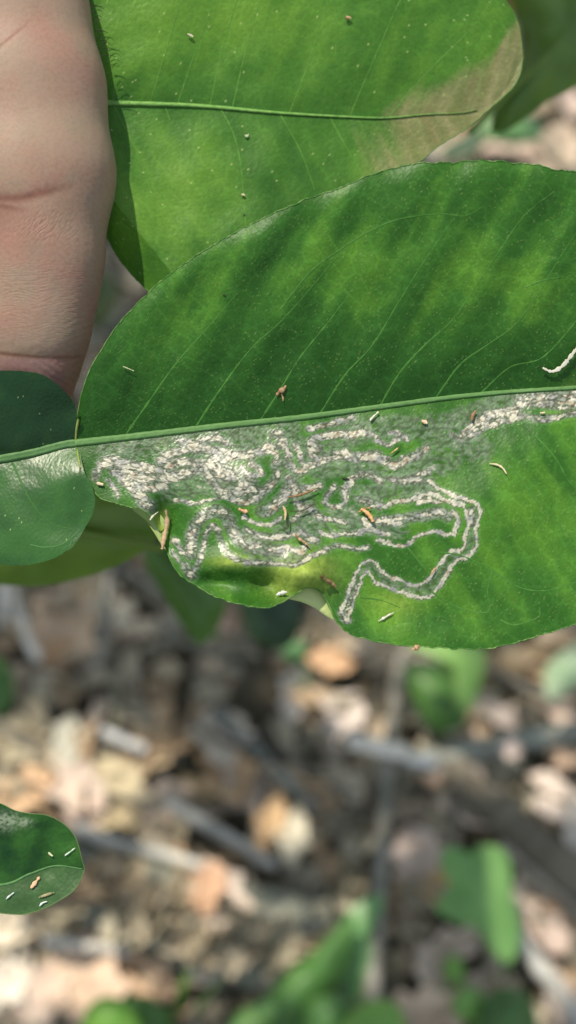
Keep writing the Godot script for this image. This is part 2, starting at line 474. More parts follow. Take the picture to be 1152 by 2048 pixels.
func hero(mats: Dictionary) -> void:
	trace_mines()
	var base := cam(152, 886, 0.149)
	var t := thing("citrus_leaf", "large green citrus leaf scarred by white winding mines, held under the thumb", "leaf", world(base), tilt)
	var xs := PackedFloat32Array()
	var x := 152.0
	while x < 1172.0:
		xs.append(x)
		x += 0.7 if x < 170.0 else 2.0
	while x < 1720.0:
		xs.append(x)
		x += 14.0
	xs.append(1720.0)
	var w := xs.size()
	var nu := 232
	var nl := 232
	var h := nu + nl + 1
	var pos := PackedVector3Array()
	var col := PackedColorArray()
	var ids := PackedByteArray()
	pos.resize(w * h)
	col.resize(w * h)
	ids.resize(w * h)
	var dark := Color(0.016, 0.068, 0.010)
	var green := Color(0.036, 0.124, 0.017)
	var lime := Color(0.105, 0.245, 0.024)
	var yellow := Color(0.27, 0.36, 0.07)
	var blots := [[700, 505, 70, 55, 0.8], [930, 525, 90, 60, 0.8], [1030, 560, 60, 50, 0.6], [860, 610, 60, 50, 0.5], [720, 610, 70, 40, 0.6], [560, 600, 50, 60, 0.5], [640, 560, 60, 40, 0.5], [1075, 620, 60, 60, 0.5], [470, 640, 50, 60, 0.35], [1010, 1080, 60, 70, 0.7], [1060, 960, 70, 60, 0.6], [1140, 1010, 50, 70, 0.5], [850, 1195, 60, 30, 0.8], [780, 1215, 50, 40, 1.0], [1120, 800, 40, 60, 0.5], [960, 1240, 60, 40, 0.3], [640, 1060, 200, 60, 0.3]]  # bright blotches: dappled sun and yellow mottling painted into the blade colour
	var yells := [[604, 1148, 60, 38, 1.0], [470, 1122, 44, 12, 0.9], [560, 1150, 24, 34, 0.6], [322, 1052, 12, 30, 0.8], [790, 1205, 45, 28, 0.35], [1142, 800, 20, 30, 0.3]]
	for i in w:
		var px := xs[i]
		var m := curve(hero_mid, px)
		var serr := 2.2 * nf.get_noise_1d(px * 1.6) + 2.4 * nf.get_noise_1d(px * 0.5 + 90.0) + 1.8 * maxf(0.0, sin(px / 6.5 + 2.0 * nf.get_noise_1d(px * 0.3)) - 0.3)
		var yu := minf(curve(hero_up, px) + serr * smoothstep(152.0, 190.0, px), m)
		var yl := maxf(curve(hero_low, px) + serr * 0.8 * smoothstep(152.0, 200.0, px), m)
		for j in h:
			var py: float
			if j <= nu: py = lerpf(yu, m, float(j) / nu)
			else: py = lerpf(m, yl, float(j - nu) / nl)
			var at := j * w + i
			var d := hero_depth(px, py)
			# blade colour, with shade on the upper half and by the thumb painted in
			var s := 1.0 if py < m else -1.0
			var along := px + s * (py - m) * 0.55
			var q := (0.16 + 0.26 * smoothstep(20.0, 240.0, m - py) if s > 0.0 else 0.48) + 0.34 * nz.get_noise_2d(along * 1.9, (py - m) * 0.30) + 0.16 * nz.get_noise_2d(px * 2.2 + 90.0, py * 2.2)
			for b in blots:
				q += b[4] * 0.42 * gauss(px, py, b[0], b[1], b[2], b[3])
			q -= 0.5 * exp(-absf(py - m) / 45.0) * (1.0 if s > 0 else 0.2)  # dark band along the midrib stands for shade in the fold
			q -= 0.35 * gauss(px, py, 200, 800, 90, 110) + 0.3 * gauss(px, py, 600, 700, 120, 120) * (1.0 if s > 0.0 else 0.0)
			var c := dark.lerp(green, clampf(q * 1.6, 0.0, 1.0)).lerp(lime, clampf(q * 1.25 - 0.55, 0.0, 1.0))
			for b in yells:
				c = c.lerp(yellow, clampf(b[4] * gauss(px, py, b[0], b[1], b[2], b[3]) * (1.0 + 0.5 * nf.get_noise_2d(px, py)), 0.0, 1.0))
			var fine := nf.get_noise_2d(px * 2.4, py * 2.4)
			var net := 1.0 - smoothstep(0.0, 0.16, ne.get_noise_2d(px + 6.0 * fine, py + 6.0 * fine) + 1.0)
			c = c.lerp(c * 1.35 + Color(0.006, 0.012, 0.004), 0.55 * net)
			d += 0.000010 * net
			c = c * (1.0 + 0.20 * fine)
			var speck := nc.get_noise_2d(px * 1.0, py * 1.0)
			if (speck < -0.975 or nf.get_noise_2d(px * 5.0 + 77.0, py * 5.0) > 0.56) and nz.get_noise_2d(px * 2.0 + 700.0, py * 2.0) > -0.15:
				c = c.lerp(Color(0.26, 0.34, 0.11), 0.42)
				d -= 0.00003
			d -= 0.000018 * fine
			var id := 0
			if py >= m + 5.0 and px < 1210.0:
				var jx := px + 4.0 * nf.get_noise_2d(px * 0.9, py * 0.9) + 1.2 * nf.get_noise_2d(px * 2.6 + 40.0, py * 3.1)
				var jy := py + 4.0 * nf.get_noise_2d(px * 0.9 + 300.0, py * 0.9) + 1.2 * nf.get_noise_2d(px * 2.6, py * 2.6 + 70.0)
				var fc := look(f_crust, jx, jy)
				var ff := look(f_film, jx, jy)
				var ft := look(f_thin, jx, jy)
				var rid := nr.get_noise_2d(px * 0.95 + 3.0 * fine, py * 1.35 + 3.0 * fine)
				var rid2 := nr.get_noise_2d(px * 0.50 + 500.0, py * 0.80)
				if ft > -0.3:
					var k := smoothstep(-0.3, 0.35, ft)
					var g := clampf(0.30 + 0.8 * rid, 0.0, 1.0)
					c = c.lerp(Color(0.155, 0.20, 0.15), 0.85 * k * g)
					c = c.lerp(Color(0.03, 0.05, 0.02), 0.55 * k * smoothstep(0.3, 0.55, rid2))
					c = c.lerp(Color(0.34, 0.35, 0.29), 0.75 * k * smoothstep(0.28, 0.55, -rid2 + 0.25 * fine))
					d -= (0.000016 * rid + 0.000010 * fine) * k
				var crack := maxf(0.0, rid2 - 0.40) * 1.9 + 0.85 * nz.get_noise_2d(px * 3.2 + 200.0, py * 5.5) + 0.05
				if ff > -0.6 or fc > -0.85:
					id = f_group[clampi(int((jy - MY) / 2.0), 0, MH - 1) * MW + clampi(int((jx - MX) / 2.0), 0, MW - 1)]
				if id > 0:
					var band := maxf(ff, fc)
					var k := smoothstep(-0.18, 0.06, band)
					c = c.lerp(Color(0.045, 0.042, 0.026), smoothstep(-0.34, -0.16, band) * (1.0 - k) * 0.68)
					var halo := smoothstep(-0.85, -0.40, band) * (1.0 - k)
					c = c.lerp(Color(0.115, 0.165, 0.105), halo * (0.25 if id == 9 else 1.0) * clampf(0.30 + 0.7 * fine - 0.35 * rid2, 0.0, 0.75))
					var silver := Color(0.085, 0.125, 0.080).lerp(Color(0.235, 0.25, 0.23), clampf(0.5 + 0.9 * nz.get_noise_2d(px * 5.0, py * 9.0) + 0.4 * fine, 0.0, 1.0))
					silver = silver.lerp(Color(0.035, 0.046, 0.024), 0.85 * smoothstep(0.25, 0.50, rid))
					c = c.lerp(silver, k * 0.88)
					var calm := 0.35 if id == 9 else 0.55 if id == 8 or id == 5 else 1.0      # the later trails have smoother skins
					var e := maxf(fc, ff - 0.38) - crack * 1.15 * calm - 0.10 + 0.05 * fine
					var kw := smoothstep(0.0, 0.09, e) * k
					c = c.lerp(Color(0.050, 0.046, 0.032), smoothstep(-0.20, -0.05, e) * (1.0 - kw) * k * 0.85)
					var tint := nz.get_noise_2d(px * 4.0 + 55.0, py * 4.0)
					var white := Color(0.34, 0.335, 0.26).lerp(Color(0.52, 0.51, 0.43), clampf(0.5 + 1.2 * fine, 0.0, 1.0))
					white = white.lerp(Color(0.26, 0.165, 0.095), clampf(tint * 2.6 - 0.85, 0.0, 0.7))
					white = white.lerp(Color(0.19, 0.205, 0.215), clampf(-tint * 2.4 - 0.1, 0.0, 0.8))
					white = white.lerp(Color(0.055, 0.055, 0.038), 0.72 * calm * smoothstep(0.36, 0.54, rid))
					c = c.lerp(white, kw)
					c = c.lerp(Color(0.060, 0.085, 0.040), 0.25 * smoothstep(0.66, 0.86, fc + 0.10 * fine))
					d -= 0.000012 * smoothstep(-0.6, 0.8, band) + 0.000002 * kw - 0.000010 * rid * k * (1.0 - 0.6 * kw)
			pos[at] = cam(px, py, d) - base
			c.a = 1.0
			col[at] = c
			ids[at] = id
	var nor := grid_normals(pos, w, h)
	# split the sheet into the blade and the mine trails cell by cell
	var lists: Array[PackedInt32Array] = []
	for g in 11: lists.append(PackedInt32Array())
	for j in h - 1:
		for i in w - 1:
			var a := j * w + i
			var id := maxi(maxi(ids[a], ids[a + 1]), maxi(ids[a + w], ids[a + w + 1]))
			lists[id].append_array([a, a + 1, a + w, a + 1, a + w + 1, a + w])
	for g in 11:
		var src := lists[g]
		if src.is_empty(): continue
		var back := PackedInt32Array()
		back.resize(w * h)
		back.fill(-1)
		var p2 := PackedVector3Array()
		var n2 := PackedVector3Array()
		var c2 := PackedColorArray()
		var i2 := PackedInt32Array()
		for v in src:
			if back[v] < 0:
				back[v] = p2.size()
				p2.append(pos[v])
				n2.append(nor[v])
				c2.append(col[v])
			i2.append(back[v])
		part("blade" if g == 0 else "mine_trail", mesh_of(p2, n2, c2, i2), mats.leaf if g == 0 else mats.mine, t)
	# midrib, veins, margin
	var mid := PackedVector2Array()
	for k in 40:
		var px := lerpf(150.0, 1715.0, float(k) / 39.0)
		mid.append(Vector2(px, curve(hero_mid, px)))
	part("midrib", rib(mid, 7.5, 2.2, 0.00042, hero_depth, Color(0.070, 0.16, 0.050), Color(0.105, 0.205, 0.075), base, 0.12), mats.vein, t)
	var veins := [
		[250, 872, 300, 800, 350, 730, 420, 650, 480, 580], [390, 856, 440, 780, 500, 700, 565, 640, 640, 555, 700, 480], [520, 842, 560, 780, 600, 715, 660, 640, 720, 560], [640, 828, 690, 750, 745, 690, 800, 600, 850, 520, 905, 440],
		[760, 812, 800, 745, 850, 690, 905, 640, 950, 575, 1000, 500, 1050, 430, 1110, 382], [870, 798, 920, 730, 975, 690, 1030, 650, 1075, 590, 1120, 515, 1160, 455], [960, 788, 1020, 735, 1085, 715, 1150, 645, 1180, 600],
		[560, 620, 620, 545, 680, 500, 740, 462, 800, 438, 880, 428, 930, 432, 965, 414], [1050, 575, 1090, 560, 1150, 552],
		[880, 1105, 925, 1112, 985, 1142, 1040, 1175, 1095, 1181, 1152, 1165, 1200, 1160], [1070, 870, 1110, 915, 1140, 965, 1180, 1000], [1020, 930, 1080, 1010, 1130, 1060, 1180, 1100], [865, 1185, 900, 1208, 940, 1222, 975, 1224, 980, 1205], [815, 1095, 840, 1125, 860, 1150], [720, 1195, 760, 1200, 800, 1215], [985, 1140, 975, 1180, 978, 1205], [1000, 1240, 1030, 1250, 1075, 1235, 1080, 1215]]
	for k in veins.size():
		part("lateral_vein", rib(v2(veins[k]), 1.8, 0.7, 0.00003, hero_depth, Color(0.036, 0.118, 0.021), Color(0.062, 0.172, 0.033), base, 0.9), mats.vein, t)
	for side in 2:
		var pts := PackedVector3Array()
		var rad := PackedFloat32Array()
		var cc := []
		for i in w:
			if i % 2: continue
			pts.append(pos[(0 if side == 0 else (h - 1) * w) + i] + Vector3(0, 0, 0.00003))
			rad.append(0.00007 * (1.0 + 0.8 * nf.get_noise_1d(xs[i] * 2.0)))
			cc.append(Color(0.045, 0.14, 0.03).lerp(Color(0.17, 0.27, 0.09), clampf(0.3 + nf.get_noise_1d(xs[i] * 1.5 + 40.0) * 1.3, 0.0, 1.0)))
		part("leaf_margin", tube(pts, rad, 5, cc), mats.vein, t)
	# pale underside where the lower margin rolls over
	part("curled_margin", flap(v2([572, 1196, 592, 1184, 622, 1174, 646, 1187, 661, 1214, 674, 1242, 655, 1234, 630, 1216, 600, 1203]), 0.1459, 0.0002, Vector2(0.0, 0.05), Color(0.30, 0.40, 0.12), Color(0.46, 0.52, 0.24), base, 6, 0.0004), mats.leaf_pale, t)
	part("curled_margin", flap(v2([262, 1015, 298, 1022, 322, 1030, 336, 1050, 338, 1080, 336, 1104, 318, 1082, 298, 1050]), 0.1489, -0.0002, Vector2(0.1, 0.0), Color(0.25, 0.36, 0.10), Color(0.42, 0.48, 0.22), base, 6, 0.0004), mats.leaf_pale, t)
	# winged petiole
	wing(mats, t, base)

var wing_up := PackedVector2Array([Vector2(-260, 920), Vector2(-180, 820), Vector2(-90, 752), Vector2(0, 741), Vector2(60, 744), Vector2(90, 752), Vector2(110, 765), Vector2(130, 783), Vector2(145, 803), Vector2(154, 830), Vector2(158, 884), Vector2(165, 930), Vector2(185, 975), Vector2(191, 1000)])
var wing_mid := PackedVector2Array([Vector2(-260, 945), Vector2(-100, 932), Vector2(0, 918), Vector2(60, 907), Vector2(158, 886), Vector2(165, 930), Vector2(185, 975), Vector2(191, 1000)])
var wing_low := PackedVector2Array([Vector2(-260, 960), Vector2(-180, 1050), Vector2(-90, 1112), Vector2(0, 1129), Vector2(40, 1131), Vector2(90, 1123), Vector2(125, 1107), Vector2(150, 1088), Vector2(172, 1052), Vector2(188, 1018), Vector2(191, 1001)])

func wing_depth(px: float, py: float) -> float:
	var m := curve(wing_mid, minf(px, 156.0)) if px < 156.0 else 886.0
	var u := (py - m) / 16000.0
	var z := 0.55 * -u - 8.0 * u * u if u < 0.0 else 0.44 * u - 19.0 * u * u + 0.10 * (px - 60.0) / 16000.0 * smoothstep(0.0, 0.004, u)
	z += 0.0004 * nz.get_noise_2d(px * 0.7 + 900.0, py * 0.7) - 0.0008 * gauss(px, py, 150, 1040, 60, 60) - 0.00000002 * (px - 60.0) * (px - 60.0)
	return 0.1493 - z

func wing(mats: Dictionary, t: Node3D, base: Vector3) -> void:
	var w := 152
	var nu := 70
	var nl := 84
	var h := nu + nl + 1
	var pos := PackedVector3Array()
	var col := PackedColorArray()
	for j in h:
		for i in w:
			var px := lerpf(-260.0, 0.0, float(i) / 40.0) if i < 40 else lerpf(0.0, 191.0, float(i - 40) / (w - 41))
			var m := curve(wing_mid, px)
			var yu := minf(curve(wing_up, px) + 1.2 * nf.get_noise_1d(px * 1.5) * (1.0 - smoothstep(120.0, 155.0, px)), m)
			var yl := maxf(curve(wing_low, px) + 2.2 * nf.get_noise_1d(px * 1.2 + 20.0) * (1.0 - smoothstep(120.0, 185.0, px)), m)
			var py := lerpf(yu, m, float(j) / nu) if j <= nu else lerpf(m, yl, float(j - nu) / nl)
			var fine := nf.get_noise_2d(px * 2.4, py * 2.4)
			var d := wing_depth(px, py) - 0.00002 * fine
			var q := 0.4 + 0.5 * nz.get_noise_2d(px * 2.0 + 33.0, py * 2.0) + 0.4 * gauss(px, py, 80, 1090, 90, 30)
			var c := Color(0.011, 0.044, 0.013).lerp(Color(0.030, 0.095, 0.022), clampf(q + (0.3 if py > m else -0.45), 0.0, 1.0)) * (1.0 + 0.15 * fine)  # upper half darker: its shade away from the sun is painted in
			if nc.get_noise_2d(px + 300.0, py) < -0.986: c = Color(0.30, 0.40, 0.16)
			c.a = 1.0
			pos.append(cam(px, py, d) - base)
			col.append(c)
	var wg := part("petiole_wing", mesh_of(pos, grid_normals(pos, w, h), col, grid_index(w, h)), mats.leaf_gloss, t)
	var mid := PackedVector2Array()
	for k in 20:
		var px := lerpf(-262.0, 158.0, float(k) / 19.0)
		mid.append(Vector2(px, curve(wing_mid, minf(px, 156.0))))
	part("midrib", rib(mid, 9.0, 8.0, 0.0007, wing_depth, Color(0.055, 0.135, 0.045), Color(0.10, 0.19, 0.075), base), mats.vein, wg)
	part("lateral_vein", rib(v2([20, 915, 60, 1000, 100, 1045, 150, 1060]), 2.4, 1.0, 0.00005, wing_depth, Color(0.028, 0.09, 0.022), Color(0.04, 0.12, 0.03), base), mats.vein, wg)
	part("lateral_vein", rib(v2([60, 1090, 90, 1095, 125, 1088, 160, 1060]), 2.0, 1.0, 0.00005, wing_depth, Color(0.035, 0.11, 0.028), Color(0.05, 0.14, 0.035), base), mats.vein, wg)
	# the joint between wing and blade
	part("leaf_joint", rib(v2([157, 838, 153, 860, 152, 884, 155, 905, 161, 935]), 2.6, 2.0, 0.00035, wing_depth, Color(0.16, 0.22, 0.05), Color(0.26, 0.30, 0.09), base), mats.vein, wg)

# ---------------------------------------------------------------- the leaf behind
var rear_up := PackedVector2Array([Vector2(130, 150), Vector2(180, -40), Vector2(250, -180), Vector2(400, -290), Vector2(600, -330), Vector2(800, -250), Vector2(950, -110), Vector2(1010, 0), Vector2(1030, 30), Vector2(1041, 65), Vector2(1046, 110)])
var rear_mid := PackedVector2Array([Vector2(130, 203), Vector2(225, 206), Vector2(400, 212), Vector2(560, 226), Vector2(700, 234), Vector2(760, 236), Vector2(850, 229), Vector2(950, 221), Vector2(985, 205), Vector2(1020, 165), Vector2(1046, 111)])
var rear_low := PackedVector2Array([Vector2(130, 260), Vector2(180, 400), Vector2(222, 492), Vector2(260, 545), Vector2(305, 590), Vector2(360, 640), Vector2(450, 690), Vector2(550, 680), Vector2(650, 600), Vector2(740, 440), Vector2(800, 358), Vector2(840, 323), Vector2(860, 306), Vector2(900, 278), Vector2(940, 252), Vector2(980, 217), Vector2(1010, 190), Vector2(1035, 160), Vector2(1044, 132), Vector2(1046, 112)])

func rear_depth(px: float, py: float) -> float:
	var m := curve(rear_mid, px)
	var u := absf(py - m) / 15000.0
	var z := (0.10 * u - 1.0 * u * u) if py < m else (0.10 * u - 0.4 * u * u)
	var k := ((py - 410.0) - (px - 235.0) * 1.25) * 0.6247 + 1.5 * nf.get_noise_1d(px * 0.4)      # pixels past the fold line
	if k > 0.0 and px < 470.0: z -= k / 15000.0 * 0.62
	if py < m: z += 0.00014 * sin((px - (py - m) * -0.38) / 33.0) * smoothstep(0.0, 0.006, u)
	z += 0.0006 * nz.get_noise_2d(px * 0.5 + 222.0, py * 0.5)
	return 0.1585 + maxf(0.0, px - 225.0) / 820.0 * 0.006 - z

func rear(mats: Dictionary) -> void:
	var base := cam(130, 205, 0.1585)
	var t := thing("citrus_leaf", "broad green citrus leaf behind the thumb with a tan dead patch at its tip", "leaf", world(base), tilt)
	var w := 306
	var nu := 150
	var nl := 170
	var h := nu + nl + 1
	var pos := PackedVector3Array()
	var col := PackedColorArray()
	pos.resize(w * h)
	col.resize(w * h)
	for i in w:
		var px := lerpf(130.0, 1046.0, float(i) / (w - 1))
		var m := curve(rear_mid, px)
		var sr := 2.2 * nf.get_noise_1d(px * 1.1 + 7.0)
		var yu := minf(curve(rear_up, px) + sr * (1.0 - smoothstep(1000.0, 1040.0, px)), m)
		var yl := maxf(curve(rear_low, px) + sr * (1.0 - smoothstep(1000.0, 1040.0, px)), m)
		for j in h:
			var py := lerpf(yu, m, float(j) / nu) if j <= nu else lerpf(m, yl, float(j - nu) / nl)
			var fine := nf.get_noise_2d(px * 2.0, py * 2.0)
			var up := py < m
			var along := px + (py - m) * (0.40 if up else -0.45)
			var q := 0.50 + 0.34 * nz.get_noise_2d(along * 1.9 + 50.0, (py - m) * 0.4) + 0.18 * nz.get_noise_2d(px * 2.0, py * 2.0 + 300.0)
			q += 0.7 * gauss(px, py, 480, 40, 120, 60) + 0.5 * gauss(px, py, 370, 380, 90, 90) + 0.4 * gauss(px, py, 270, 440, 60, 60) + 0.3 * gauss(px, py, 300, 60, 90, 80) - 0.4 * gauss(px, py, 560, 400, 110, 130)  # brighter patches paint in sunlight glowing through the leaf
			q -= 0.35 * exp(-absf(py - m) / 40.0)
			var c := Color(0.032, 0.108, 0.016).lerp(Color(0.062, 0.172, 0.022), clampf(q * 1.4, 0.0, 1.0)).lerp(Color(0.115, 0.24, 0.03), clampf(q * 1.1 - 0.45, 0.0, 1.0))
			# the dead tan patch, running in along the veins
			var edge: float
			if up: edge = px - (1010.0 - (m - py) * 0.0) + 240.0 * (1.0 - smoothstep(0.0, 130.0, m - py)) - maxf(0.0, (m - py) - 95.0) * 3.0
			else: edge = px - 765.0 + (py - m) * 0.12
			edge += 60.0 * nz.get_noise_2d(along * 3.4, (py - m) * 0.5) + 16.0 * fine
			if up: edge += 26.0 * sin(along / 15.0) * (1.0 - smoothstep(10.0, 90.0, m - py))
			var dead := 0.86 * smoothstep(-60.0, 75.0, edge) * (0.90 + 0.3 * nz.get_noise_2d(along * 5.0, (py - m) * 0.7))
			var tan_ := Color(0.175, 0.170, 0.075).lerp(Color(0.25, 0.23, 0.12), clampf(0.5 + nz.get_noise_2d(along * 4.0, py), 0.0, 1.0))
			c = c.lerp(tan_, dead)
			var net := 1.0 - smoothstep(0.0, 0.16, ne.get_noise_2d(px + 6.0 * fine, py + 900.0 + 6.0 * fine) + 1.0)
			c = c.lerp(c * 1.3, 0.5 * net)
			c = c * (1.0 + 0.18 * fine)
			if nc.get_noise_2d(px * 0.8 + 900.0, py * 0.8) < -0.975: c = Color(0.34, 0.43, 0.16)
			c.a = 1.0
			pos[j * w + i] = cam(px, py, rear_depth(px, py) - 0.00002 * fine) - base
			col[j * w + i] = c
	part("blade", mesh_of(pos, grid_normals(pos, w, h), col, grid_index(w, h)), mats.leaf, t)
	var mid := PackedVector2Array()
	for k in 30:
		var px := lerpf(140.0, 955.0, float(k) / 29.0)
		mid.append(Vector2(px, curve(rear_mid, px)))
	part("midrib", rib(mid, 6.2, 0.4, 0.00040, rear_depth, Color(0.09, 0.21, 0.05), Color(0.18, 0.34, 0.09), base), mats.vein, t)
	for v in [[300, 206, 330, 110, 362, 0, 385, -80], [355, 209, 392, 100, 430, 0, 455, -70], [465, 215, 492, 100, 520, 0, 540, -80], [580, 224, 616, 130, 642, 40, 676, -60], [700, 232, 752, 110, 796, 10, 830, -50], [225, 200, 238, 100, 250, 20], [420, 212, 442, 110, 480, -20], [780, 232, 850, 150, 940, 60, 985, 0],
			[228, 212, 262, 280, 305, 360, 345, 430, 392, 530], [440, 216, 464, 260, 480, 320, 490, 430, 495, 500], [330, 212, 340, 240], [560, 228, 600, 300, 630, 380], [660, 234, 690, 290, 720, 340]]:
		part("lateral_vein", rib(v2(v), 1.35, 0.7, 0.00003, rear_depth, Color(0.055, 0.155, 0.022), Color(0.085, 0.21, 0.035), base, 0.8), mats.vein, t)
	for side in 2:
		var pts := PackedVector3Array()
		var rad := PackedFloat32Array()
		for i in w:
			pts.append(pos[(0 if side == 0 else (h - 1) * w) + i])
			rad.append(0.00006)
		part("leaf_margin", tube(pts, rad, 5, [Color(0.09, 0.20, 0.05)]), mats.vein, t)

# ---------------------------------------------------------------- the small leaf at the lower left
var small_up := PackedVector2Array([Vector2(-120, 1640), Vector2(-60, 1600), Vector2(0, 1607), Vector2(30, 1621), Vector2(60, 1627), Vector2(90, 1630), Vector2(115, 1640), Vector2(140, 1660), Vector2(155, 1685), Vector2(163, 1715), Vector2(169, 1738)])
var small_mid := PackedVector2Array([Vector2(-120, 1760), Vector2(0, 1770), Vector2(60, 1748), Vector2(110, 1731), Vector2(169, 1739)])
var small_low := PackedVector2Array([Vector2(-120, 1790), Vector2(-60, 1812), Vector2(0, 1826), Vector2(40, 1829), Vector2(90, 1816), Vector2(120, 1800), Vector2(150, 1778), Vector2(161, 1760), Vector2(169, 1740)])

func small_depth(px: float, py: float) -> float:
	var m := curve(small_mid, px)
	var u := (py - m) / 15000.0
	var z := -u * 0.05 if u < 0.0 else u * 0.25
	return 0.153 - z + 0.0006 * nz.get_noise_2d(px, py + 70.0)

func small(mats: Dictionary) -> void:
	var base := cam(-120, 1765, 0.153)
	var t := thing("citrus_leaf", "small rounded dark green leaf poking in above the litter at the left edge", "leaf", world(base), tilt)
	var w := 120
	var h := 111
	var pos := PackedVector3Array()
	var col := PackedColorArray()
	for j in h:
		for i in w:
			var px := lerpf(-120.0, 169.0, float(i) / (w - 1))
			var m := curve(small_mid, px)
			var yu := minf(curve(small_up, px), m)
			var yl := maxf(curve(small_low, px), m)
			var py := lerpf(yu, m, j / 60.0) if j <= 60 else lerpf(m, yl, (j - 60) / 50.0)
			var fine := nf.get_noise_2d(px * 1.6, py * 1.6)
			var q := 0.55 + 0.6 * nz.get_noise_2d(px * 2.0, py * 2.0) - 0.6 * gauss(px, py, 5, 1690, 26, 50) - 0.6 * gauss(px, py, 72, 1650, 16, 9)
			var c := Color(0.010, 0.042, 0.012).lerp(Color(0.032, 0.108, 0.020), clampf(q, 0.0, 1.0))
			if py > m: c = c.lerp(Color(0.055, 0.105, 0.045), 0.6)
			c = c.lerp(Color(0.20, 0.25, 0.18), clampf(1.4 * gauss(px, py, 12, 1642, 24, 16) * (0.6 + fine), 0.0, 0.8))
			c = c.lerp(Color(0.22, 0.27, 0.20), clampf(1.2 * gauss(px, py, 50, 1645, 14, 8) * (0.6 + fine), 0.0, 0.8))
			c = c * (1.0 + 0.2 * fine)
			c.a = 1.0
			pos.append(cam(px, py, small_depth(px, py) - 0.00002 * fine) - base)
			col.append(c)
	part("blade", mesh_of(pos, grid_normals(pos, w, h), col, grid_index(w, h)), mats.leaf, t)
	part("midrib", rib(v2([-118, 1760, 0, 1770, 60, 1748, 110, 1732, 164, 1738]), 4.0, 1.5, 0.0002, small_depth, Color(0.05, 0.13, 0.05), Color(0.09, 0.19, 0.07), base), mats.vein, t)
	for side in 2:
		var pts := PackedVector3Array()
		var rad := PackedFloat32Array()
		for i in w:
			pts.append(pos[(0 if side == 0 else (h - 1) * w) + i])
			rad.append(0.00006)
		part("leaf_margin", tube(pts, rad, 5, [Color(0.10, 0.16, 0.06)]), mats.vein, t)

# the twig that carries the mined leaf and the small one, just beyond the left edge
func carrying_twig(mats: Dictionary) -> void:
	var base := cam(-262, 946, 0.1495)
	var t := thing("citrus_twig", "green citrus twig at the left edge that carries the mined leaf and the small leaf", "twig", world(base), tilt)
	var runs := [["stem", [[-262, 946, 0.1495], [-275, 1150, 0.151], [-290, 1500, 0.156], [-280, 1900, 0.165], [-200, 2500, 0.19], [-60, 3300, 0.24]], 0.0016, 0.0030], ["petiole", [[-286, 1640, 0.159], [-230, 1720, 0.1545], [-170, 1758, 0.153], [-116, 1762, 0.153]], 0.0009, 0.0006]]
	for q in runs:
		var pts := PackedVector3Array()
		var rad := PackedFloat32Array()
		var a: Array = q[1]
		for i in a.size() - 1:
			for k in 6:
				var f := k / 6.0
				var p0: Array = a[maxi(i - 1, 0)]
				var p3: Array = a[mini(i + 2, a.size() - 1)]
				pts.append(cam(a[i][0], a[i][1], a[i][2]).cubic_interpolate(cam(a[i + 1][0], a[i + 1][1], a[i + 1][2]), cam(p0[0], p0[1], p0[2]), cam(p3[0], p3[1], p3[2]), f) - base)
				rad.append(lerpf(q[2], q[3], (i + f) / (a.size() - 1.0)))
		part(q[0], tube(pts, rad, 10, [Color(0.06, 0.13, 0.035)]), mats.vein, t)

# ---------------------------------------------------------------- the hand
var bones: Array = []      # [a, b, ra, rb, blend]
const HZ := 0.82           # the hand is a little flatter than round

func bone(chain: Array, blend := 30.0) -> void:
	for i in chain.size() - 1:
		var a: Array = chain[i]
		var b: Array = chain[i + 1]
		bones.append([Vector3(a[0], -a[1], a[2] / HZ), Vector3(b[0], -b[1], b[2] / HZ), float(a[3]), float(b[3]), blend])

func crease(px: float, py: float) -> float:    # 1 in the bottom of a skin fold
	var c := 0.0
	var y1 := curve(PackedVector2Array([Vector2(-60, 425), Vector2(0, 428), Vector2(60, 430), Vector2(110, 418), Vector2(170, 398)]), px)
	c = maxf(c, 0.8 * exp(-pow((py - y1) / 8.0, 2.0)) * (1.0 - smoothstep(110.0, 190.0, px)))
	var y2 := curve(PackedVector2Array([Vector2(-60, 424), Vector2(0, 438), Vector2(50, 448), Vector2(100, 455)]), px)
	c = maxf(c, 0.7 * exp(-pow((py - y2) / 6.0, 2.0)) * (1.0 - smoothstep(30.0, 100.0, px)))
	var y3 := curve(PackedVector2Array([Vector2(-60, 700), Vector2(0, 714), Vector2(60, 722), Vector2(110, 725), Vector2(165, 716)]), px)
	c = maxf(c, 0.75 * exp(-pow((py - y3) / 4.0, 2.0)) * (1.0 - smoothstep(140.0, 185.0, px)))
	var y4 := curve(PackedVector2Array([Vector2(-60, 195), Vector2(0, 166), Vector2(30, 145), Vector2(70, 108), Vector2(110, 60)]), px)
	c = maxf(c, 0.55 * exp(-pow((py - y4) / 5.0, 2.0)) * (1.0 - smoothstep(60.0, 100.0, px)))
	return c

func flesh(p: Vector3, list: Array) -> float:
	var d := 1e6
	for b in list:
		var a: Vector3 = b[0]
		var ab: Vector3 = b[1] - a
		var pa := p - a
		var h := clampf(pa.dot(ab) / ab.length_squared(), 0.0, 1.0)
		var e: float = (pa - ab * h).length() - lerpf(b[2], b[3], h)
		var k: float = b[4]
		var q := maxf(k - absf(d - e), 0.0) / k
		d = minf(d, e) - q * q * k * 0.25
	return d

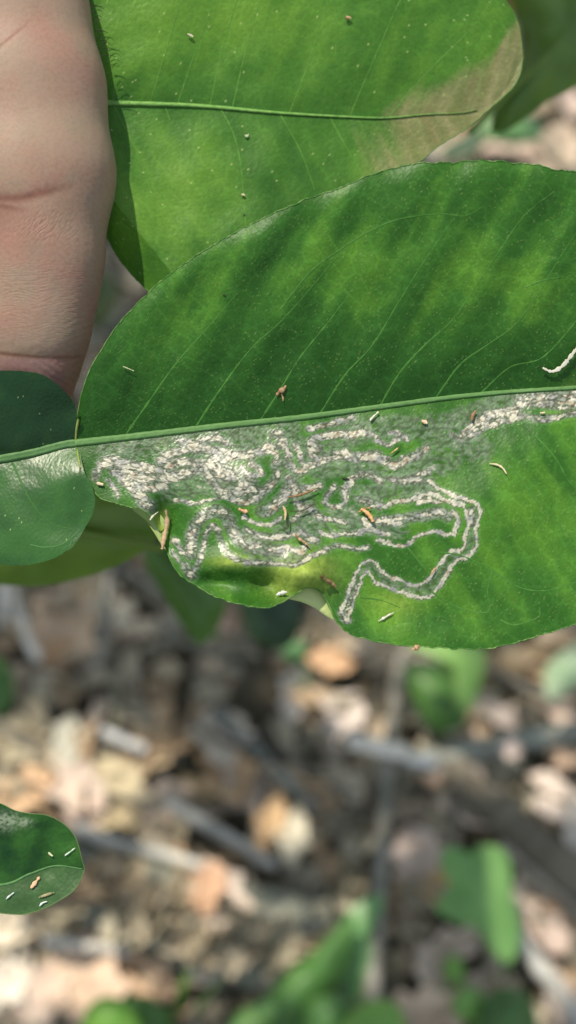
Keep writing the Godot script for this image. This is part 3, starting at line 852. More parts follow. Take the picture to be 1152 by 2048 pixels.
func hand(mats: Dictionary) -> void:
	# joints: pixels across, pixels down, height towards the eye, radius; thumb first
	bone([[94, 795, -12, 44], [64, 715, -4, 96], [56, 630, 0, 124], [56, 520, 0, 144], [60, 350, 0, 163], [40, 180, -5, 163], [10, 20, -10, 158], [-60, -180, -20, 190], [-250, -620, -80, 290], [-560, -1050, -200, 300]], 40.0)
	bone([[-640, -120, -380, 150], [-460, 480, -420, 135], [-120, 690, -350, 115], [40, 640, -290, 90]])
	bone([[-800, -60, -430, 155], [-700, 620, -560, 135], [-420, 850, -560, 118], [-260, 760, -500, 95]])
	bone([[-960, -30, -520, 150], [-900, 560, -680, 130], [-640, 780, -700, 112], [-480, 690, -640, 90]])
	bone([[-1090, 30, -620, 125], [-1060, 430, -780, 108], [-860, 620, -800, 95], [-730, 560, -740, 78]])
	bone([[-560, -1050, -230, 300], [-640, -120, -370, 170]], 120.0)
	bone([[-700, -1050, -260, 300], [-800, -60, -430, 175]], 120.0)
	bone([[-840, -1050, -330, 290], [-960, -30, -520, 170]], 120.0)
	bone([[-930, -1050, -400, 260], [-1090, 30, -620, 150]], 120.0)
	bone([[-740, -1080, -320, 330], [-800, -1500, -380, 300], [-950, -2600, -520, 420]], 120.0)
	var cell := 15.0
	var nb := 8
	var size := cell * nb
	var lo := Vector3(-1500, -1100, -1300)
	var hi := Vector3(330, 3100, 330)
	var cells := {}
	var pos := PackedVector3Array()
	var edges: Array = []
	var dims := Vector3i(int((hi.x - lo.x) / size) + 1, int((hi.y - lo.y) / size) + 1, int((hi.z - lo.z) / size) + 1)
	var s9 := PackedFloat32Array()
	s9.resize(729)
	for bz in dims.z:
		for by in dims.y:
			for bx in dims.x:
				var o := lo + Vector3(bx, by, bz) * size
				var near: Array = []
				var c := o + Vector3.ONE * size * 0.5
				var reach := size * 0.9
				for b in bones:
					if flesh(c, [b]) < reach + b[4]: near.append(b)
				if near.is_empty() or absf(flesh(c, near)) > reach: continue
				var any_in := false
				var any_out := false
				for k in 9:
					for j in 9:
						for i in 9:
							var p := o + Vector3(i, j, k) * cell
							var d := flesh(p, near)
							if p.z > -60.0 and d < 40.0 and p.x > -120.0 and p.y < 200.0 and p.y > -900.0: d += 7.0 * crease(p.x, -p.y)
							s9[(k * 9 + j) * 9 + i] = d
							if d < 0.0: any_in = true
							else: any_out = true
				if not (any_in and any_out): continue
				for k in 8:
					for j in 8:
						for i in 8:
							var sum := Vector3.ZERO
							var n := 0
							for ax in 3:
								for q in 4:
									var e := Vector3i(i, j, k)
									e[(ax + 1) % 3] += q & 1
									e[(ax + 2) % 3] += q >> 1
									var f := e
									f[ax] += 1
									var d0 := s9[(e.z * 9 + e.y) * 9 + e.x]
									var d1 := s9[(f.z * 9 + f.y) * 9 + f.x]
									if (d0 < 0.0) != (d1 < 0.0):
										var pt := Vector3(e)
										pt[ax] += d0 / (d0 - d1)
										sum += pt
										n += 1
										if q == 0:
											edges.append([bx * 8 + e.x, by * 8 + e.y, bz * 8 + e.z, ax, d0 < 0.0])
							if n:
								cells[((bz * 8 + k) * 4096 + by * 8 + j) * 4096 + bx * 8 + i] = pos.size()
								pos.append(o + sum / n * cell)
	var idx := PackedInt32Array()
	for e in edges:
		var g := Vector3i(e[0], e[1], e[2])
		var ids := []
		for q in [[0, 0], [1, 0], [1, 1], [0, 1]]:
			var c := g
			c[(e[3] + 1) % 3] -= q[0]
			c[(e[3] + 2) % 3] -= q[1]
			ids.append(cells.get((c.z * 4096 + c.y) * 4096 + c.x, -1))
		if ids.min() < 0: continue
		if e[4]: idx.append_array([ids[0], ids[2], ids[1], ids[0], ids[3], ids[2]])
		else: idx.append_array([ids[0], ids[1], ids[2], ids[0], ids[2], ids[3]])
	var sc := 0.1545 / 0.15 / 16000.0
	var base := Vector3((60 - 576) * sc, (1024 - 400) * sc, -0.1545)
	var uv := PackedVector2Array()
	var col := PackedColorArray()
	for i in pos.size():
		var p := pos[i]
		uv.append(Vector2((p.x + 60.0) / 340.0, (-p.y + 60.0) / 960.0))
		var n := nz.get_noise_3d(p.x * 0.9, p.y * 0.9, p.z * 0.9)
		var n2 := nz.get_noise_3d(p.x * 2.2 + 90.0, p.y * 2.2, p.z * 2.2)
		var c := Color(0.275, 0.195, 0.143).lerp(Color(0.285, 0.182, 0.138), clampf(0.5 + n * 1.4, 0.0, 1.0))
		c = c.lerp(Color(0.238, 0.184, 0.132), clampf(n2 * 1.3, 0.0, 0.6))
		col.append(c)
		pos[i] = Vector3((p.x - 576.0) * sc, (p.y + 1024.0) * sc, p.z * HZ * sc - 0.1545) - base
	var st := SurfaceTool.new()
	st.create_from(mesh_of(pos, pos, col, idx, uv), 0)
	st.generate_normals()
	# the skin's own lines: a height picture and a tint picture laid over the thumb
	var wi := 170
	var hi_ := 480
	var hgt := Image.create(wi * 2, hi_ * 2, false, Image.FORMAT_RGBF)
	var tint := Image.create(wi * 2, hi_ * 2, false, Image.FORMAT_RGB8)
	for y in hi_ * 2:
		for x in wi * 2:
			var px := x - 60.0
			var py := y - 60.0
			var wob := 7.0 * nz.get_noise_2d(px * 1.5, py * 1.5)
			var cr := crease(px, py)
			var z := 0.5 - 0.10 * cr
			# cross lines over the joint, finer and steeper towards the side
			var zone := smoothstep(520.0, 570.0, py) * (1.0 - smoothstep(690.0, 715.0, py)) * (0.35 + 0.65 * gauss(px, py, 70, 600, 80, 90) + 0.5 * gauss(px, py, 165, 680, 30, 90))
			var slant := py - (px - 90.0) * (0.0 if px < 100.0 else -0.25) + wob
			var ln := nr.get_noise_2d(px * 0.5, slant * 3.6)
			z += 0.08 * zone * ln
			var side := smoothstep(120.0, 160.0, px) * smoothstep(600.0, 660.0, py)
			z += 0.035 * side * sin((py + (px - 150.0) * 0.7 + wob) / 1.9)
			var tip := smoothstep(722.0, 735.0, py) * smoothstep(70.0, 110.0, px)
			z += 0.04 * tip * sin((py - px * 0.5 + wob) / 2.2)
			var fold := gauss(px, py, 110, 480, 50, 34)
			z += 0.16 * fold * nr.get_noise_2d((px + py * 0.75) * 2.4, (py - px * 0.75) * 0.5)
			z += 0.035 * nf.get_noise_2d(px * 1.3, py * 1.3) + 0.03 * nc.get_noise_2d(px * 0.9, py * 0.9)
			hgt.set_pixel(x, y, Color(z, z, z))
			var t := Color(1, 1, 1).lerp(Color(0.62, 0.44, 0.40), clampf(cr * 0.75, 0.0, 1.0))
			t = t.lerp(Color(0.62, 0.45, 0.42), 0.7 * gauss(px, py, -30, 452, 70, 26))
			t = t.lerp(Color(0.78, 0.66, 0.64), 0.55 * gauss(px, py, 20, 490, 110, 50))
			t = t.lerp(Color(0.97, 0.88, 1.0), 0.8 * smoothstep(720.0, 732.0, py) * (1.0 - smoothstep(120.0, 150.0, px)))
			t = t.lerp(Color(1.0, 0.90, 0.89), clampf(0.6 * nz.get_noise_2d(px * 1.6 + 20.0, py * 1.2) + 0.1, 0.0, 0.6))
			t = t * (1.0 + 0.06 * nf.get_noise_2d(px * 1.8, py * 1.8))
			tint.set_pixel(x, y, t)
	var m: StandardMaterial3D = mats.skin
	m.heightmap_enabled = true
	m.heightmap_texture = ImageTexture.create_from_image(hgt)
	m.heightmap_scale = 0.026
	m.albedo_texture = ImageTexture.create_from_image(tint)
	m.texture_repeat = false
	var o := thing("hand", "hand reaching in from the left, its creased thumb pressing down between the leaves", "hand", world(base), tilt)
	part("skin", st.commit(), m, o)
	# a few fine dark hairs along the thumb's outer edge
	var st2 := SurfaceTool.new()
	st2.begin(Mesh.PRIMITIVE_TRIANGLES)
	for k in 15:
		var y0 := -10.0 + k * 8.5 + rng.randf_range(-3, 3)
		var x0 := curve(PackedVector2Array([Vector2(-20, 172), Vector2(0, 178), Vector2(60, 192), Vector2(130, 206)]), y0)
		var ln := rng.randf_range(14, 30)
		var up := rng.randf_range(-12, 6)
		var pts := PackedVector3Array()
		for q in 6:
			var f := q / 5.0
			pts.append(Vector3((x0 + ln * f - 576.0) * sc, (1024.0 - y0 - up * sin(f * 2.6) - 5.0 * f * f) * sc, -0.1545) - base)
		st2.append_from(tube(pts, PackedFloat32Array([0.00005, 0.00005, 0.00005, 0.00004, 0.00003, 0.00002]), 4, [Color(0.02, 0.03, 0.015)]), 0, Transform3D.IDENTITY)
	part("hair", st2.commit(), mats.stick, o).set_meta("kind", "stuff")

# ---------------------------------------------------------------- bits lying on the leaves
func bit(called: String, label: String, category: String, line: Array, r: float, zf: Callable, c0: Color, c1: Color, mat: Material, flat := 0.5, lift := 0.0002, ends := 0.35) -> void:
	var l := smooth_line(v2(line), 2.5)
	r *= 0.55 if called in ["white_sliver", "dew_fleck"] else 0.62
	var mid := l[l.size() / 2]
	var dm: float = zf.call(mid.x, mid.y)
	var base := cam(mid.x, mid.y, dm)
	var pts := PackedVector3Array()
	var rad := PackedFloat32Array()
	var cc := []
	var n := l.size()
	for i in n:
		var f := float(i) / (n - 1)
		var d: float = zf.call(l[i].x, l[i].y)
		pts.append(cam(l[i].x, l[i].y, d - lift - r / 16000.0 * flat * 0.8) - base)
		rad.append(r / 16000.0 * (ends + (1.0 - ends) * sin(PI * clampf(f * 0.9 + 0.06, 0.0, 1.0))) * (1.0 + 0.9 * nf.get_noise_2d(l[i].x * 2.0 + r * 9.0, l[i].y * 2.0)))
		cc.append(c0.lerp(c1, clampf(0.5 + nf.get_noise_2d(l[i].x * 3.0, l[i].y * 3.0) * 1.3, 0.0, 1.0)))
	lone(called, tube(pts, rad, 8, cc, flat), mat, label, category, world(base), tilt)

func bits(mats: Dictionary) -> void:
	var brown := Color(0.16, 0.085, 0.04)
	var tan_ := Color(0.42, 0.27, 0.16)
	var pale := Color(0.46, 0.44, 0.34)
	var white := Color(0.58, 0.57, 0.53)
	var dry: Material = mats.dry
	var h := hero_depth
	bit("petal_scrap", "tan drop-shaped scrap alone on the dark upper half above the midrib", "plant debris", [553, 790, 559, 783, 566, 779, 572, 771], 6.5, h, tan_, brown, dry, 0.4)
	bit("petal_scrap", "short brown tail of the drop-shaped scrap on the upper half", "plant debris", [563, 788, 566, 796, 566, 802], 3.0, h, brown, tan_, dry, 0.5)
	bit("white_sliver", "long white curved sliver at the right edge above the midrib", "plant debris", [1086, 736, 1104, 743, 1124, 733, 1142, 712, 1158, 690], 7.5, h, Color(0.5, 0.49, 0.46), pale, dry, 0.16, 0.0004)
	bit("stalk_scrap", "cream curved splinter on the clean green right part of the leaf", "plant debris", [979, 927, 995, 930, 1006, 937, 1013, 948], 3.2, h, Color(0.55, 0.45, 0.22), pale, dry, 0.8)
	bit("stalk_scrap", "knobbed brown stalk scrap on the yellow bulge near the lower margin", "plant debris", [644, 1152, 651, 1160, 660, 1164, 672, 1174], 5.0, h, tan_, brown, dry, 0.8, 0.0003, 0.8)
	bit("seed_husk", "brown husk stuck to the lower edge of the mined leaf", "plant debris", [825, 1299, 832, 1296, 838, 1291], 7.0, h, tan_, brown, dry, 0.7)
	bit("stalk_scrap", "pale splinter near the lower margin right of the mine's end", "plant debris", [757, 1242, 768, 1236, 778, 1230, 788, 1225], 3.0, h, pale, white, dry, 0.7)
	bit("bud_scale", "orange brown ribbed scale in the middle of the long trails", "plant debris", [722, 1018, 732, 1024, 740, 1032, 746, 1043], 6.5, h, Color(0.42, 0.20, 0.07), Color(0.60, 0.38, 0.2), dry, 0.7, 0.0006)
	bit("bud_scale", "small orange scale across the top of the ribbed scale", "plant debris", [718, 1024, 728, 1018, 740, 1016], 4.5, h, Color(0.5, 0.26, 0.1), brown, dry, 0.6, 0.0004)
	bit("dry_needle", "dark brown needle lying over the cream wedge of crust", "plant debris", [574, 994, 592, 992, 612, 986, 634, 976], 3.2, h, brown, Color(0.26, 0.15, 0.05), dry, 0.8, 0.0005)
	bit("insect_leg", "thin black bent hair among the crust below the cream wedge", "plant debris", [578, 1022, 596, 1023, 612, 1018, 628, 1008, 636, 1018], 2.0, h, Color(0.03, 0.035, 0.02), Color(0.06, 0.06, 0.03), dry, 0.9, 0.0006)
	bit("insect_leg", "short black forked hair below the bright silver blob", "plant debris", [562, 1048, 574, 1058, 577, 1040, 574, 1030], 2.0, h, Color(0.03, 0.035, 0.02), Color(0.05, 0.06, 0.03), dry, 0.9, 0.0006)
	bit("bud_scale", "long brown scale standing beside the silver blob", "plant debris", [566, 1012, 571, 1024, 570, 1040], 4.0, h, tan_, Color(0.5, 0.4, 0.25), dry, 0.6, 0.0005)
	bit("bud_scale", "curved brown scale above the bright cream scab", "plant debris", [590, 1066, 596, 1076, 608, 1084, 620, 1094], 4.2, h, brown, tan_, dry, 0.8, 0.0005)
	bit("bud_scale", "dark triangular brown scale in the gap left of the white band", "plant debris", [944, 840, 946, 830, 951, 822], 5.5, h, brown, Color(0.3, 0.16, 0.1), dry, 0.5, 0.0004)
	bit("seed_husk", "orange pink grain between the first loops of the mine", "plant debris", [478, 1018, 487, 1022, 495, 1024], 7.0, h, Color(0.5, 0.22, 0.11), Color(0.55, 0.36, 0.26), dry, 0.8, 0.0003)
	bit("seed_husk", "round tan grain at the left end of the white blotch", "plant debris", [194, 966, 200, 968, 206, 969], 9.0, h, Color(0.5, 0.36, 0.24), Color(0.56, 0.45, 0.33), dry, 0.6, 0.0002)
	bit("seed_husk", "cream grain in the film under the midrib", "plant debris", [844, 842, 850, 844, 854, 847], 6.5, h, Color(0.62, 0.5, 0.36), Color(0.6, 0.36, 0.22), dry, 0.7)
	bit("seed_husk", "tiny pink grain on the white band at the right", "plant debris", [1080, 826, 1086, 826, 1090, 825], 5.0, h, Color(0.6, 0.42, 0.3), pale, dry, 0.8)
	bit("white_sliver", "short white rod lying close below the midrib", "plant debris", [740, 841, 748, 832, 757, 824], 3.6, h, white, pale, dry, 0.9, 0.0003, 0.8)
	bit("stalk_scrap", "straw coloured splinter between two rows of white scabs", "plant debris", [780, 908, 790, 901, 799, 894], 2.6, h, Color(0.45, 0.38, 0.14), brown, dry, 0.8, 0.0003)
	bit("bud_scale", "long brown pointed scale clasping the folded lower margin", "plant debris", [332, 1020, 334, 1045, 328, 1075, 324, 1098], 8.0, h, Color(0.24, 0.15, 0.09), Color(0.38, 0.27, 0.17), dry, 0.6, 0.0012)
	bit("white_sliver", "small white fibre at the top of the folded margin", "plant debris", [300, 1040, 306, 1032, 316, 1024], 3.2, h, white, pale, dry, 0.8, 0.001)
	bit("white_sliver", "pale flake tucked under the rolled lower rim", "plant debris", [553, 1190, 562, 1186, 574, 1184], 6.0, h, white, Color(0.5, 0.5, 0.52), dry, 0.5, 0.0006)
	bit("fungus_spot", "black dot on the green beside the silver hairpin", "spot", [389, 1026, 391, 1028, 392, 1029], 2.6, h, Color(0.01, 0.015, 0.01), Color(0.01, 0.01, 0.01), dry, 0.8, 0.0)
	bit("fungus_spot", "dark brown ringed dot on the upper half of the mined leaf", "spot", [446, 589, 449, 590, 451, 592], 4.0, h, Color(0.015, 0.03, 0.01), Color(0.03, 0.03, 0.01), dry, 0.5, 0.0)
	bit("fungus_spot", "black speck between the rows of scabs and the ring", "spot", [684, 956, 690, 957, 698, 958], 4.0, h, Color(0.012, 0.015, 0.01), Color(0.02, 0.03, 0.01), dry, 0.6, 0.0001)
	bit("white_sliver", "pale crumb on the upper half near the thumb", "plant debris", [246, 733, 256, 737, 268, 742], 2.0, h, Color(0.4, 0.48, 0.2), pale, dry, 0.8)
	bit("bud_scale", "brown lip of the long trail near the right turn", "plant debris", [862, 1150, 868, 1140, 874, 1134], 3.4, h, Color(0.32, 0.19, 0.10), tan_, dry, 0.5, 0.0003)
	var r := rear_depth
	bit("seed_husk", "brown crumb near the top of the leaf behind", "plant debris", [692, 36, 697, 35, 702, 37], 7.0, r, tan_, brown, dry, 0.8)
	bit("white_sliver", "cream crumb left of centre on the leaf behind", "plant debris", [375, 68, 381, 71, 386, 74], 5.0, r, pale, Color(0.5, 0.5, 0.25), dry, 0.7)
	bit("seed_husk", "cream crumb low down on the leaf behind", "plant debris", [483, 389, 487, 390, 490, 391], 4.5, r, Color(0.5, 0.45, 0.25), pale, dry, 0.8)
	bit("seed_husk", "frosted crumb right of the thumb on the leaf behind", "plant debris", [490, 270, 494, 273, 497, 268], 4.0, r, Color(0.35, 0.5, 0.25), pale, dry, 0.6)
	bit("fungus_spot", "dark dot on the lower half of the leaf behind", "spot", [487, 428, 489, 430, 490, 431], 4.5, r, Color(0.02, 0.05, 0.012), Color(0.03, 0.05, 0.015), dry, 0.6, 0.0)
	var s := small_depth
	bit("petal_scrap", "salmon pink wedge lying on the small leaf at the left edge", "plant debris", [62, 1776, 70, 1766, 79, 1754], 6.5, s, Color(0.62, 0.38, 0.24), Color(0.5, 0.3, 0.18), dry, 0.4)
	bit("petal_scrap", "olive pointed scrap near the lower rim of the small leaf", "plant debris", [78, 1795, 92, 1790, 108, 1785], 4.5, s, Color(0.10, 0.13, 0.05), Color(0.40, 0.33, 0.2), dry, 0.4)
	bit("dew_fleck", "bluish white fleck low on the small leaf by the frame edge", "plant debris", [12, 1798, 20, 1791, 28, 1785], 3.6, s, Color(0.5, 0.62, 0.78), white, mats.wet, 0.6)
	bit("dew_fleck", "pale green forked fleck at the bottom of the small leaf", "plant debris", [79, 1812, 85, 1806, 94, 1803], 3.4, s, Color(0.4, 0.58, 0.55), white, mats.wet, 0.6)
	bit("dew_fleck", "white streak near the right rim of the small leaf", "plant debris", [130, 1711, 141, 1703, 150, 1696], 3.0, s, Color(0.42, 0.6, 0.45), white, mats.wet, 0.6)
	bit("seed_husk", "cream curled crumb in the middle of the small leaf", "plant debris", [97, 1705, 101, 1709, 105, 1712], 4.6, s, Color(0.5, 0.55, 0.3), pale, dry, 0.7)

# ---------------------------------------------------------------- blurred greenery between the leaves and the ground
func green_leaf(called: String, label: String, outline: Array, d: float, bow: float, slope: Vector2, c0: Color, c1: Color, mat: Material, stalk := []) -> void:
	var o := v2(outline)
	var mid := Vector2.ZERO
	for p in o: mid += p
	mid /= o.size()
	var root := o[0] if stalk.is_empty() else Vector2(stalk[0], stalk[1])
	var base := cam(mid.x, mid.y, d)
	if not stalk.is_empty(): base = tilt.inverse() * (ground(stalk[0], stalk[1]) - eye)
	var t := thing(called, label, "leaf" if stalk.is_empty() else "seedling", world(base), tilt)
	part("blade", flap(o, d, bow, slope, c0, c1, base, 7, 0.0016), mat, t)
	if not stalk.is_empty():
		var a := Vector3.ZERO
		var b := cam(mid.x, mid.y, d + 0.003) - base
		var pts := PackedVector3Array()
		var rad := PackedFloat32Array()
		for k in 7:
			var f := k / 6.0
			pts.append(a.lerp(b, f) + Vector3(0.004, 0, 0.006) * sin(f * PI))
			rad.append(lerpf(0.0014, 0.0007, f))
		part("stem", tube(pts, rad, 6, [c0.lerp(c1, 0.6)]), mat, t)
	else:
		var l := PackedVector3Array()
		var rad := PackedFloat32Array()
		var far := o[0]
		for p in o:
			if p.distance_to(mid) > far.distance_to(mid): far = p
		for k in 8:
			var f := k / 7.0
			var p := far.lerp(mid * 2.0 - far, f * 0.85)
			l.append(cam(p.x, p.y, d - 0.0006 + (p - mid).dot(slope) / 16000.0 + bow * pow(p.distance_to(mid) / far.distance_to(mid), 2.0)) - base)
			rad.append(0.0007)
		part("midrib", tube(l, rad, 5, [c1]), mat, t)

func greenery(mats: Dictionary) -> void:
	var m: Material = mats.leaf_soft
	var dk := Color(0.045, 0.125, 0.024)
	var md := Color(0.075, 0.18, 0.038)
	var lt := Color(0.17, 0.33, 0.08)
	green_leaf("citrus_leaf", "blurred dark green leaf beyond the tan tip in the top right corner", [1016, -70, 1120, -110, 1290, -80, 1300, 60, 1160, 168, 1092, 205, 1040, 245, 1005, 264, 982, 262, 986, 238, 1002, 198, 1034, 150, 1046, 80], 0.225, 0.006, Vector2(0.2, -0.2), Color(0.075, 0.16, 0.02), Color(0.13, 0.23, 0.03), m)
	green_leaf("citrus_leaf", "blurred yellowish leaf at the very top beside the dark corner leaf", [1000, -60, 1120, -90, 1120, -4, 1060, 12, 1030, 22, 1014, 6], 0.26, 0.004, Vector2(0.1, 0.1), Color(0.18, 0.18, 0.03), Color(0.38, 0.34, 0.07), m)
	green_leaf("citrus_leaf", "soft olive green leaf under the winged stalk of the mined leaf", [-120, 1010, 0, 950, 150, 930, 300, 985, 330, 1010, 322, 1062, 285, 1103, 215, 1140, 120, 1166, 40, 1172, -80, 1145], 0.195, 0.004, Vector2(0.0, 0.35), Color(0.095, 0.175, 0.022), Color(0.140, 0.235, 0.035), m)  # colour lifted to paint in light passing through the wing above
	green_leaf("citrus_leaf", "blurred dark green leaf hanging below the rolled margin", [300, 1085, 440, 1100, 452, 1180, 446, 1232, 420, 1276, 400, 1292, 380, 1272, 352, 1232, 322, 1182, 292, 1132], 0.30, 0.006, Vector2(0.0, 0.3), Color(0.05, 0.13, 0.022), Color(0.08, 0.18, 0.035), m)
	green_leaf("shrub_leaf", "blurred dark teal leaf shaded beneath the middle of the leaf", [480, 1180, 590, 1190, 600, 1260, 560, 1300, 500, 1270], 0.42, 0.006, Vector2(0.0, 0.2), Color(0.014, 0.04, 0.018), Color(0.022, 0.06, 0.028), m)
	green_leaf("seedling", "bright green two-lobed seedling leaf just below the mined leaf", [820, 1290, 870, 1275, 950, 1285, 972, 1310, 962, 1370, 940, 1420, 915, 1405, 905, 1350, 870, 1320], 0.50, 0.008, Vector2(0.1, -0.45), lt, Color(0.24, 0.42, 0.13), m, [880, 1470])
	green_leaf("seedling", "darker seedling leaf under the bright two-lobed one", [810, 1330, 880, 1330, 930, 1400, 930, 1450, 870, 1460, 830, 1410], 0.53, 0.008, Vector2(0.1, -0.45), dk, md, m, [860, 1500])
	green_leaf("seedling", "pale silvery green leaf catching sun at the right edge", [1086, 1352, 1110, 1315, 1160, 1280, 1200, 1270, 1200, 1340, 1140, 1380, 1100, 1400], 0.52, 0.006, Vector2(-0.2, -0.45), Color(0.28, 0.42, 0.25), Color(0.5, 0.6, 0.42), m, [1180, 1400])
	green_leaf("seedling", "big lobed green seedling leaf in the lower right", [881, 1707, 905, 1690, 940, 1706, 960, 1690, 985, 1690, 1012, 1704, 1022, 1740, 1026, 1790, 1040, 1850, 1036, 1900, 1020, 1926, 1000, 1920, 975, 1890, 955, 1860, 925, 1850, 895, 1836, 868, 1815, 880, 1795, 900, 1770, 886, 1745], 0.49, 0.003, Vector2(0.1, -0.45), Color(0.12, 0.27, 0.075), Color(0.18, 0.36, 0.11), m, [1010, 1960])
	green_leaf("seedling", "upright narrow green blade with a pale sunlit tip at the bottom centre", [690, 1830, 715, 1808, 745, 1790, 768, 1792, 760, 1830, 742, 1860, 745, 1930, 735, 1990, 700, 2000, 676, 1960, 680, 1890], 0.49, 0.004, Vector2(0.2, -0.45), Color(0.07, 0.19, 0.05), Color(0.17, 0.34, 0.14), m, [720, 2060])
	green_leaf("seedling", "long dark green leaf slanting up to the pale-tipped blade", [480, 2060, 560, 1960, 640, 1890, 700, 1830, 710, 1870, 680, 1960, 620, 2040, 560, 2080], 0.47, 0.008, Vector2(0.1, -0.45), Color(0.05, 0.14, 0.03), Color(0.09, 0.22, 0.05), m, [560, 2100])
	green_leaf("seedling", "round bright green leaf at the bottom edge left of centre", [165, 2080, 172, 2020, 200, 1995, 240, 1996, 268, 2025, 280, 2090], 0.45, 0.006, Vector2(0.0, -0.45), Color(0.12, 0.29, 0.04), Color(0.20, 0.40, 0.06), m, [225, 2120])
	green_leaf("seedling", "dark leaf behind the round bright green one", [255, 2080, 240, 2010, 290, 1990, 340, 2030, 345, 2090], 0.47, 0.006, Vector2(0.0, -0.45), dk, md, m, [300, 2130])
	green_leaf("seedling", "pale green leaf at the bottom edge below the dark slanting leaf", [455, 2080, 470, 2030, 505, 2008, 545, 2000, 555, 2020, 530, 2060, 520, 2090], 0.44, 0.005, Vector2(0.0, -0.45), lt, Color(0.2, 0.38, 0.13), m, [500, 2110])
	green_leaf("seedling", "yellow green leaf fold at the bottom edge under the narrow blade", [690, 2090, 700, 2030, 730, 2005, 770, 1998, 800, 2015, 810, 2050, 800, 2090], 0.45, 0.006, Vector2(0.0, -0.45), Color(0.13, 0.29, 0.05), Color(0.22, 0.42, 0.09), m, [750, 2110])
	green_leaf("seedling", "mid green leaf beside the yellow green fold at the bottom", [610, 2085, 615, 2010, 660, 1990, 700, 2000, 705, 2085], 0.46, 0.006, Vector2(0.0, -0.45), Color(0.06, 0.16, 0.04), Color(0.10, 0.24, 0.06), m, [650, 2110])
	green_leaf("seedling", "dim green leaf in the bottom right below the lobed leaf", [965, 2080, 968, 2000, 1010, 1975, 1055, 1990, 1075, 2040, 1060, 2090], 0.48, 0.006, Vector2(0.0, -0.45), Color(0.045, 0.11, 0.03), Color(0.07, 0.17, 0.04), m, [1020, 2110])
	green_leaf("seedling", "small light green leaf cluster's upper leaf left of the lobed leaf", [886, 1925, 905, 1905, 925, 1925, 930, 1960, 905, 1975, 890, 1955], 0.50, 0.004, Vector2(0.1, -0.45), Color(0.16, 0.34, 0.06), Color(0.24, 0.46, 0.12), m, [915, 2030])
	green_leaf("seedling", "lower leaf of the small light green cluster", [905, 2000, 930, 1975, 965, 1985, 968, 2020, 940, 2045, 910, 2030], 0.49, 0.004, Vector2(0.1, -0.45), Color(0.12, 0.28, 0.05), Color(0.2, 0.4, 0.1), m, [925, 2070])
	green_leaf("seedling", "pale leaflet of the small light green cluster nearest the pink litter", [868, 1990, 880, 1970, 900, 1980, 905, 2005, 885, 2015], 0.50, 0.004, Vector2(0.1, -0.45), Color(0.2, 0.38, 0.16), Color(0.3, 0.46, 0.2), m, [890, 2050])
	green_leaf("seedling", "green leaf cut by the left edge under the winged stalk", [-60, 1300, 0, 1320, 26, 1350, 24, 1400, 0, 1430, -60, 1420], 0.45, 0.006, Vector2(0.0, -0.45), dk, Color(0.06, 0.15, 0.03), m, [-60, 1480])
	green_leaf("seedling", "tiny bright green leaf above the small orange litter leaf", [560, 1300, 580, 1280, 612, 1286, 610, 1312, 580, 1322], 0.52, 0.004, Vector2(0.1, -0.45), Color(0.14, 0.32, 0.10), Color(0.25, 0.45, 0.2), m, [600, 1380])
	green_leaf("seedling", "blurred green sprig leaf beyond the tan tip at the right", [940, 270, 975, 235, 1020, 225, 1075, 240, 1085, 275, 1040, 290, 985, 285], 0.62, 0.006, Vector2(0.1, -0.45), Color(0.12, 0.28, 0.08), Color(0.25, 0.42, 0.2), m, [1010, 330])
	green_leaf("seedling", "pale green leaf glimpsed between the tan tip and the mined leaf", [880, 300, 930, 270, 960, 268, 955, 300, 905, 322], 0.60, 0.006, Vector2(0.1, -0.45), Color(0.25, 0.4, 0.16), Color(0.4, 0.5, 0.3), m, [930, 350])
	green_leaf("seedling", "olive leaf glimpsed in the shade right of the thumb", [150, 560, 200, 540, 240, 580, 220, 640, 170, 640], 0.60, 0.006, Vector2(0.1, -0.45), Color(0.05, 0.09, 0.03), Color(0.1, 0.12, 0.04), m, [200, 680])
	# grass blades at the bottom
	for g in [["grass_blade", "bright green grass blade rising beside the log", [340, 2040, 360, 1990, 380, 1940, 405, 1890, 430, 1825], 9.0, 0.50], ["grass_blade", "short green grass blade beside the tall one near the log", [330, 2060, 356, 2010, 372, 1965, 378, 1940], 7.0, 0.49], ["grass_blade", "fine grass blade at the bottom between the round leaf and the pale leaf", [370, 2080, 400, 2010, 440, 1960], 6.0, 0.49]]:
		var l := smooth_line(v2(g[2]), 14.0)
		var base := tilt.inverse() * (ground(l[0].x, l[0].y) - eye)
		var pts := PackedVector3Array()
		var rad := PackedFloat32Array()
		var n := l.size()
		for i in n:
			var f := float(i) / (n - 1)
			var dg: float = -(tilt.inverse() * (ground(l[i].x, l[i].y) - eye)).z
			pts.append(cam(l[i].x, l[i].y, lerpf(dg, g[4], sin(f * PI * 0.5))) - base)
			rad.append(g[3] / 5000.0 * (1.0 - f * 0.75))
		lone(g[0], tube(pts, rad, 6, [Color(0.12, 0.28, 0.05), Color(0.16, 0.34, 0.07)], 0.25), m, g[1], "grass", world(base), tilt)

